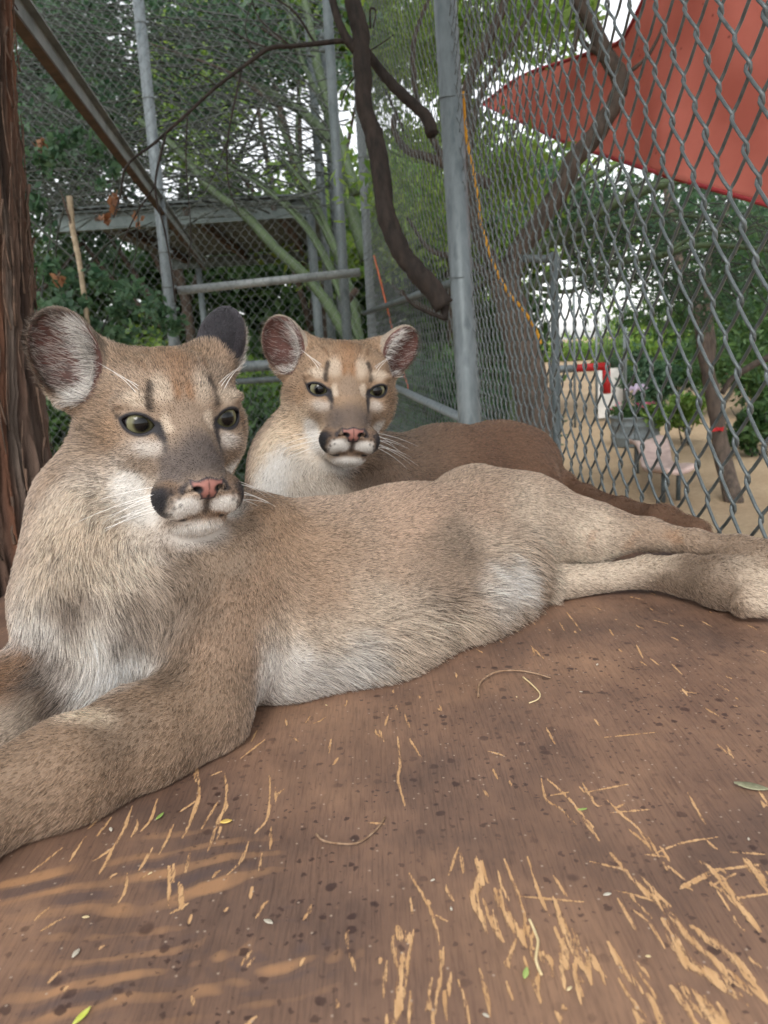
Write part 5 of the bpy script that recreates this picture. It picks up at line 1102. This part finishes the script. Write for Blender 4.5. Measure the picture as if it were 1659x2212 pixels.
def front_puma():
    S = Shape()
    S.chain([(350, 950, .82, .055), (255, 1120, .80, .074), (230, 1290, .79, .082)], .05)                 # neck
    S.chain([(235, 1320, .775, .075), (430, 1300, .82, .088), (680, 1270, .88, .090), (880, 1215, .95, .086), (1050, 1155, 1.02, .072)], .05)   # trunk
    S.chain([(610, 1400, .80, .060), (780, 1372, .855, .056), (980, 1282, .935, .049), (1080, 1225, .98, .042)], .05)               # belly
    S.chain([(545, 1190, .83, .062), (480, 1370, .755, .056), (425, 1540, .70, .044)], .022)               # shoulder and upper arm
    S.chain([(425, 1545, .70, .044), (310, 1600, .655, .042), (150, 1670, .605, .039), (-60, 1755, .56, .034)], .02)   # forearm
    S.chain([(-60, 1755, .56, .034), (-190, 1830, .52, .040)], .012)
    S.chain([(230, 1350, .76, .06), (170, 1480, .745, .050), (60, 1530, .72, .044), (-120, 1540, .70, .040)], .03)     # other foreleg
    S.chain([(1030, 1120, 1.04, .072), (1140, 1128, 1.05, .060), (1270, 1150, 1.06, .038), (1400, 1154, 1.05, .020)], .03)   # upper hind leg
    S.chain([(1400, 1154, 1.05, .020), (1500, 1172, 1.01, .015), (1600, 1190, .965, .017), (1740, 1210, .89, .020)], .012)
    S.chain([(1090, 1215, 1.01, .040), (1180, 1262, 1.02, .026), (1300, 1248, 1.03, .0175), (1400, 1235, 1.02, .020)], .006)             # lower hind leg
    S.chain([(1400, 1235, 1.02, .020), (1480, 1243, .985, .025), (1560, 1258, .945, .032), (1610, 1264, .925, .031)], .008)
    for px, py, d in [(1625, 1225, .935), (1640, 1252, .915), (1646, 1280, .90), (1636, 1302, .90)]:                      # toes
        S.cone(at(px - 30, py, d), at(px + 22, py + 3, d - .012), .0155, .0140, .003)
    ears = [dict(c=(9.0, -1.2, 6.4), up=(.25, -.12, .95), open=(.35, .93, .05), r=(3.5, 5.0, 2.2), tuft=1, back=TAN * .42, rim=TAN * .5, slope=((9.2, -2.4, 10.0), (4.7, -1.9, 5.7))),
            dict(c=(-7.1, -1.6, 7.3), up=(-.33, -.15, .93), open=(-.80, -.55, .1), r=(2.9, 4.3, 2.0), tuft=-1, back=BLACK * 2.2, rim=BLACK * 4, paint=[((-5.9, -2.0, 7.4), (2.1, 2.6, 1.5), BLACK * 2.5, .4), ((-7.3, -1.2, 7.0), (2.2, 2.2, 2.0), BLACK * 2.2, .35), ((-8.9, .2, 4.3), (1.7, 2.2, 1.6), WHITE, 1.6), ((-9.7, -1.5, 7.0), (.8, 2.5, 2.6), PALE * .8, .6)])]
    marks = []
    def mk(px, py, d, r, colr, st=1.0): marks.append([px, py, d, r, colr, st])
    def base(V, Nv, L):
        n = len(V); c = np.tile(TAN * 1.02, (n, 1)); ln = np.full(n, .0064); den = np.ones(n)
        wob = np.stack([fbm(V, 22, 41), fbm(V, 22, 42), fbm(V, 22, 43)], 1) * .022 + np.stack([fbm(V, 90, 44), fbm(V, 90, 45), fbm(V, 90, 46)], 1) * .010
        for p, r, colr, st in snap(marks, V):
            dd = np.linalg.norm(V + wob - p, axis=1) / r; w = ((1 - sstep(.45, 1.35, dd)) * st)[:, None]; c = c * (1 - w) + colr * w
        # paler, longer coat low on the belly and between the hind legs
        q = np.linalg.norm((V - at(900, 1390, .87)) / (.20, .16, .065), axis=1); wb = 1 - sstep(.5, 1.2, q); ln = ln + .026 * wb
        q2 = np.linalg.norm((V - at(1090, 1250, .96)) / (.085, .08, .07), axis=1); wg = 1 - sstep(.5, 1.2, q2); ln = ln + .030 * wg
        q3 = np.linalg.norm((V - at(200, 1330, .69)) / (.10, .10, .10), axis=1); ln = ln + .008 * (1 - sstep(.6, 1.2, q3))
        return c, ln, den
    BUFF = TAN * (1.0, .95, .9)
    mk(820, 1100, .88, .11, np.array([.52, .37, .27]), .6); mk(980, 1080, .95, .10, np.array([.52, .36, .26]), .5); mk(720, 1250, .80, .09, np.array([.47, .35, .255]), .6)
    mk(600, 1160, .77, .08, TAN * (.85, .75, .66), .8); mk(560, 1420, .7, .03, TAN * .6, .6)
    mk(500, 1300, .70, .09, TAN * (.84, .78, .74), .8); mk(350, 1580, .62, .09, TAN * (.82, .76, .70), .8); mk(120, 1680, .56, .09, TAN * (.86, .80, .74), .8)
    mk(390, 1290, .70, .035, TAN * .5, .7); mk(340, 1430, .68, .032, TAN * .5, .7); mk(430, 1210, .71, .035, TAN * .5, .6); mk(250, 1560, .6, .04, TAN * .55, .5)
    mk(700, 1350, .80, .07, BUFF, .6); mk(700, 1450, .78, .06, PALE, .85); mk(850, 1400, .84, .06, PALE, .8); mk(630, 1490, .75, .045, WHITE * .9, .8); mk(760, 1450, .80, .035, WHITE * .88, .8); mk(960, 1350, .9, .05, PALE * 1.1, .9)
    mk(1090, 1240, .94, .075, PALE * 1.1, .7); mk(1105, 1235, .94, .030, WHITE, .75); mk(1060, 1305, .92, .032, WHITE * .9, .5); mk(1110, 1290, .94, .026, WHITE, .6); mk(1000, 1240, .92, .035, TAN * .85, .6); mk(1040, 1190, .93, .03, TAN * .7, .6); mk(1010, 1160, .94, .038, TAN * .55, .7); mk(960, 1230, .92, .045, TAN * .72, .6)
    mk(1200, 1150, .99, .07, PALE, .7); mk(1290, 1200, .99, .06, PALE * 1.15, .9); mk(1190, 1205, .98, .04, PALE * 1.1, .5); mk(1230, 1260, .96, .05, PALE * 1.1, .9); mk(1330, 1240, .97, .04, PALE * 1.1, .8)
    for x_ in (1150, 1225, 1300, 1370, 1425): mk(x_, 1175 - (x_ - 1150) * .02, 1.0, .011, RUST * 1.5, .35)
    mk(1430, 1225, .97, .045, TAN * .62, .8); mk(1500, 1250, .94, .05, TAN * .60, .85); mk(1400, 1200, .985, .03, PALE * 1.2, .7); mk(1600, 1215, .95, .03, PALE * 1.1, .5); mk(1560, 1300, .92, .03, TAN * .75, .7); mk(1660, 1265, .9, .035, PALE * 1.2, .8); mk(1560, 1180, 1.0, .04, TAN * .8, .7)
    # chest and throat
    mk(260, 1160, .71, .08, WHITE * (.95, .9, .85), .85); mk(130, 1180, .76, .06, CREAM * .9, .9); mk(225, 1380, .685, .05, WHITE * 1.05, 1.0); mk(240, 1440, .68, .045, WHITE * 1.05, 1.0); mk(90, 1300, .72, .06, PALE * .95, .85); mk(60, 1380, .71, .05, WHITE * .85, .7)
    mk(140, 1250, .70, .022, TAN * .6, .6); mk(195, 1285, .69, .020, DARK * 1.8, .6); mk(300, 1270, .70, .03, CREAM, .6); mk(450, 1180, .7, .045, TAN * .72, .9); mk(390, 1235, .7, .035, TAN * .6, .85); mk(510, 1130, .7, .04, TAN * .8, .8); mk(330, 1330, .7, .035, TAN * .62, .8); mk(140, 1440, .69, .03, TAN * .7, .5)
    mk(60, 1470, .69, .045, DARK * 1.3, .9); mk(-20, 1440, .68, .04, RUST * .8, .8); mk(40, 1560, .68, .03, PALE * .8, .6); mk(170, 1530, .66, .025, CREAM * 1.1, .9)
    box = (np.array([-.48, .40, BOARD_Z - .004]), np.array([.60, 1.20, BOARD_Z + .31]))
    return build_puma('puma', 'paler tan puma sprawled across the board, its hind legs stretched toward the fence', 'pumas resting on the board', S, MA, tA, ears, box, base, N_FRONT, gaze=(-.02, -.06), seed=5)

def back_puma():
    S = Shape()
    S.chain([(700, 900, 1.20, .058), (655, 1000, 1.20, .070), (665, 1080, 1.20, .078)], .05)
    S.chain([(665, 1080, 1.20, .078), (800, 1062, 1.30, .088), (960, 1040, 1.42, .094), (1080, 1020, 1.52, .090), (1125, 1010, 1.56, .080)], .05)
    S.chain([(800, 1080, 1.22, .06), (760, 1150, 1.16, .055), (640, 1180, 1.14, .042), (560, 1200, 1.10, .036)], .03)
    S.chain([(1110, 1030, 1.50, .075), (1150, 1090, 1.44, .06), (1050, 1120, 1.38, .04)], .03)
    S.chain([(1160, 1010, 1.60, .030), (1215, 1052, 1.56, .026), (1262, 1078, 1.46, .024), (1340, 1110, 1.28, .024), (1430, 1132, 1.14, .025), (1505, 1150, 1.07, .019)], .02)   # tail
    ears = [dict(c=(8.7, -1.2, 6.0), up=(.32, -.12, .94), open=(.25, .96, .05), r=(3.3, 4.7, 2.2), tuft=1, slope=((9.4, -2.4, 9.4), (4.7, -1.9, 5.7)), back=DARK * 1.5, rim=PALE * .7),
            dict(c=(-8.7, -1.2, 5.8), up=(-.55, -.12, .80), open=(-.35, .92, .0), r=(3.0, 4.6, 2.1), tuft=-1, slope=((-10.2, -2.4, 8.6), (-4.7, -1.9, 5.6)), back=DARK * 1.5, rim=PALE * .7)]
    BR = np.array([.18, .10, .062]); marks = []
    def mk(px, py, d, r, colr, st=1.0): marks.append([px, py, d, r, colr, st])
    mk(620, 960, 1.12, .075, CREAM * 1.12, 1.0); mk(590, 1060, 1.12, .05, WHITE, 1.0); mk(640, 1040, 1.1, .06, WHITE, .9); mk(700, 1060, 1.11, .05, PALE, .7); mk(760, 1050, 1.13, .045, TAN * .75, .7)
    def base(V, Nv, L):
        n = len(V); c = np.tile(BR, (n, 1)); ln = np.full(n, .008); den = np.ones(n)
        wob = np.stack([fbm(V, 22, 41), fbm(V, 22, 42), fbm(V, 22, 43)], 1) * .022 + np.stack([fbm(V, 90, 44), fbm(V, 90, 45), fbm(V, 90, 46)], 1) * .010
        near = (1 - sstep(.02, .20, V[:, 0]))[:, None]; c = c * (1 - .5 * near) + TAN * .72 * .5 * near
        for p, r, colr, st in snap(marks, V):
            dd = np.linalg.norm(V + wob - p, axis=1) / r; w = ((1 - sstep(.45, 1.35, dd)) * st)[:, None]; c = c * (1 - w) + colr * w
        hh = 1 - sstep(8, 15, np.linalg.norm(L - (0, 1, 0), axis=1)); hh = hh[:, None]; c = c * (1 - hh) + TAN * (1.0, .92, .82) * hh
        for p, r, colr, st in snap(marks[:4], V):
            dd = np.linalg.norm(V + wob - p, axis=1) / r; w = ((1 - sstep(.45, 1.35, dd)) * st)[:, None]; c = c * (1 - w) + colr * w
        return c, ln, den
    box = (np.array([-.26, .95, BOARD_Z - .004]), np.array([.52, 1.72, BOARD_Z + .31]))
    return build_puma('puma', 'darker brown puma lying behind the pale one, ears spread, along the chain-link fence', 'pumas resting on the board', S, MB_, tB, ears, box, base, N_BACK, eye_h=.80, mask=.55, rust=1.25, gaze=(-.02, -.05), seed=9, whisk_seed=8)
# ================================================================== BUILD
N_FRONT, N_BACK = 380000, 120000
build_ground()
build_platform()
build_fences()
build_left_trunk()
build_dead_branch()
build_palo_verde()
build_shelter()
build_right_side()
build_background()
build_woods()
front_puma()
back_puma()
build_litter()
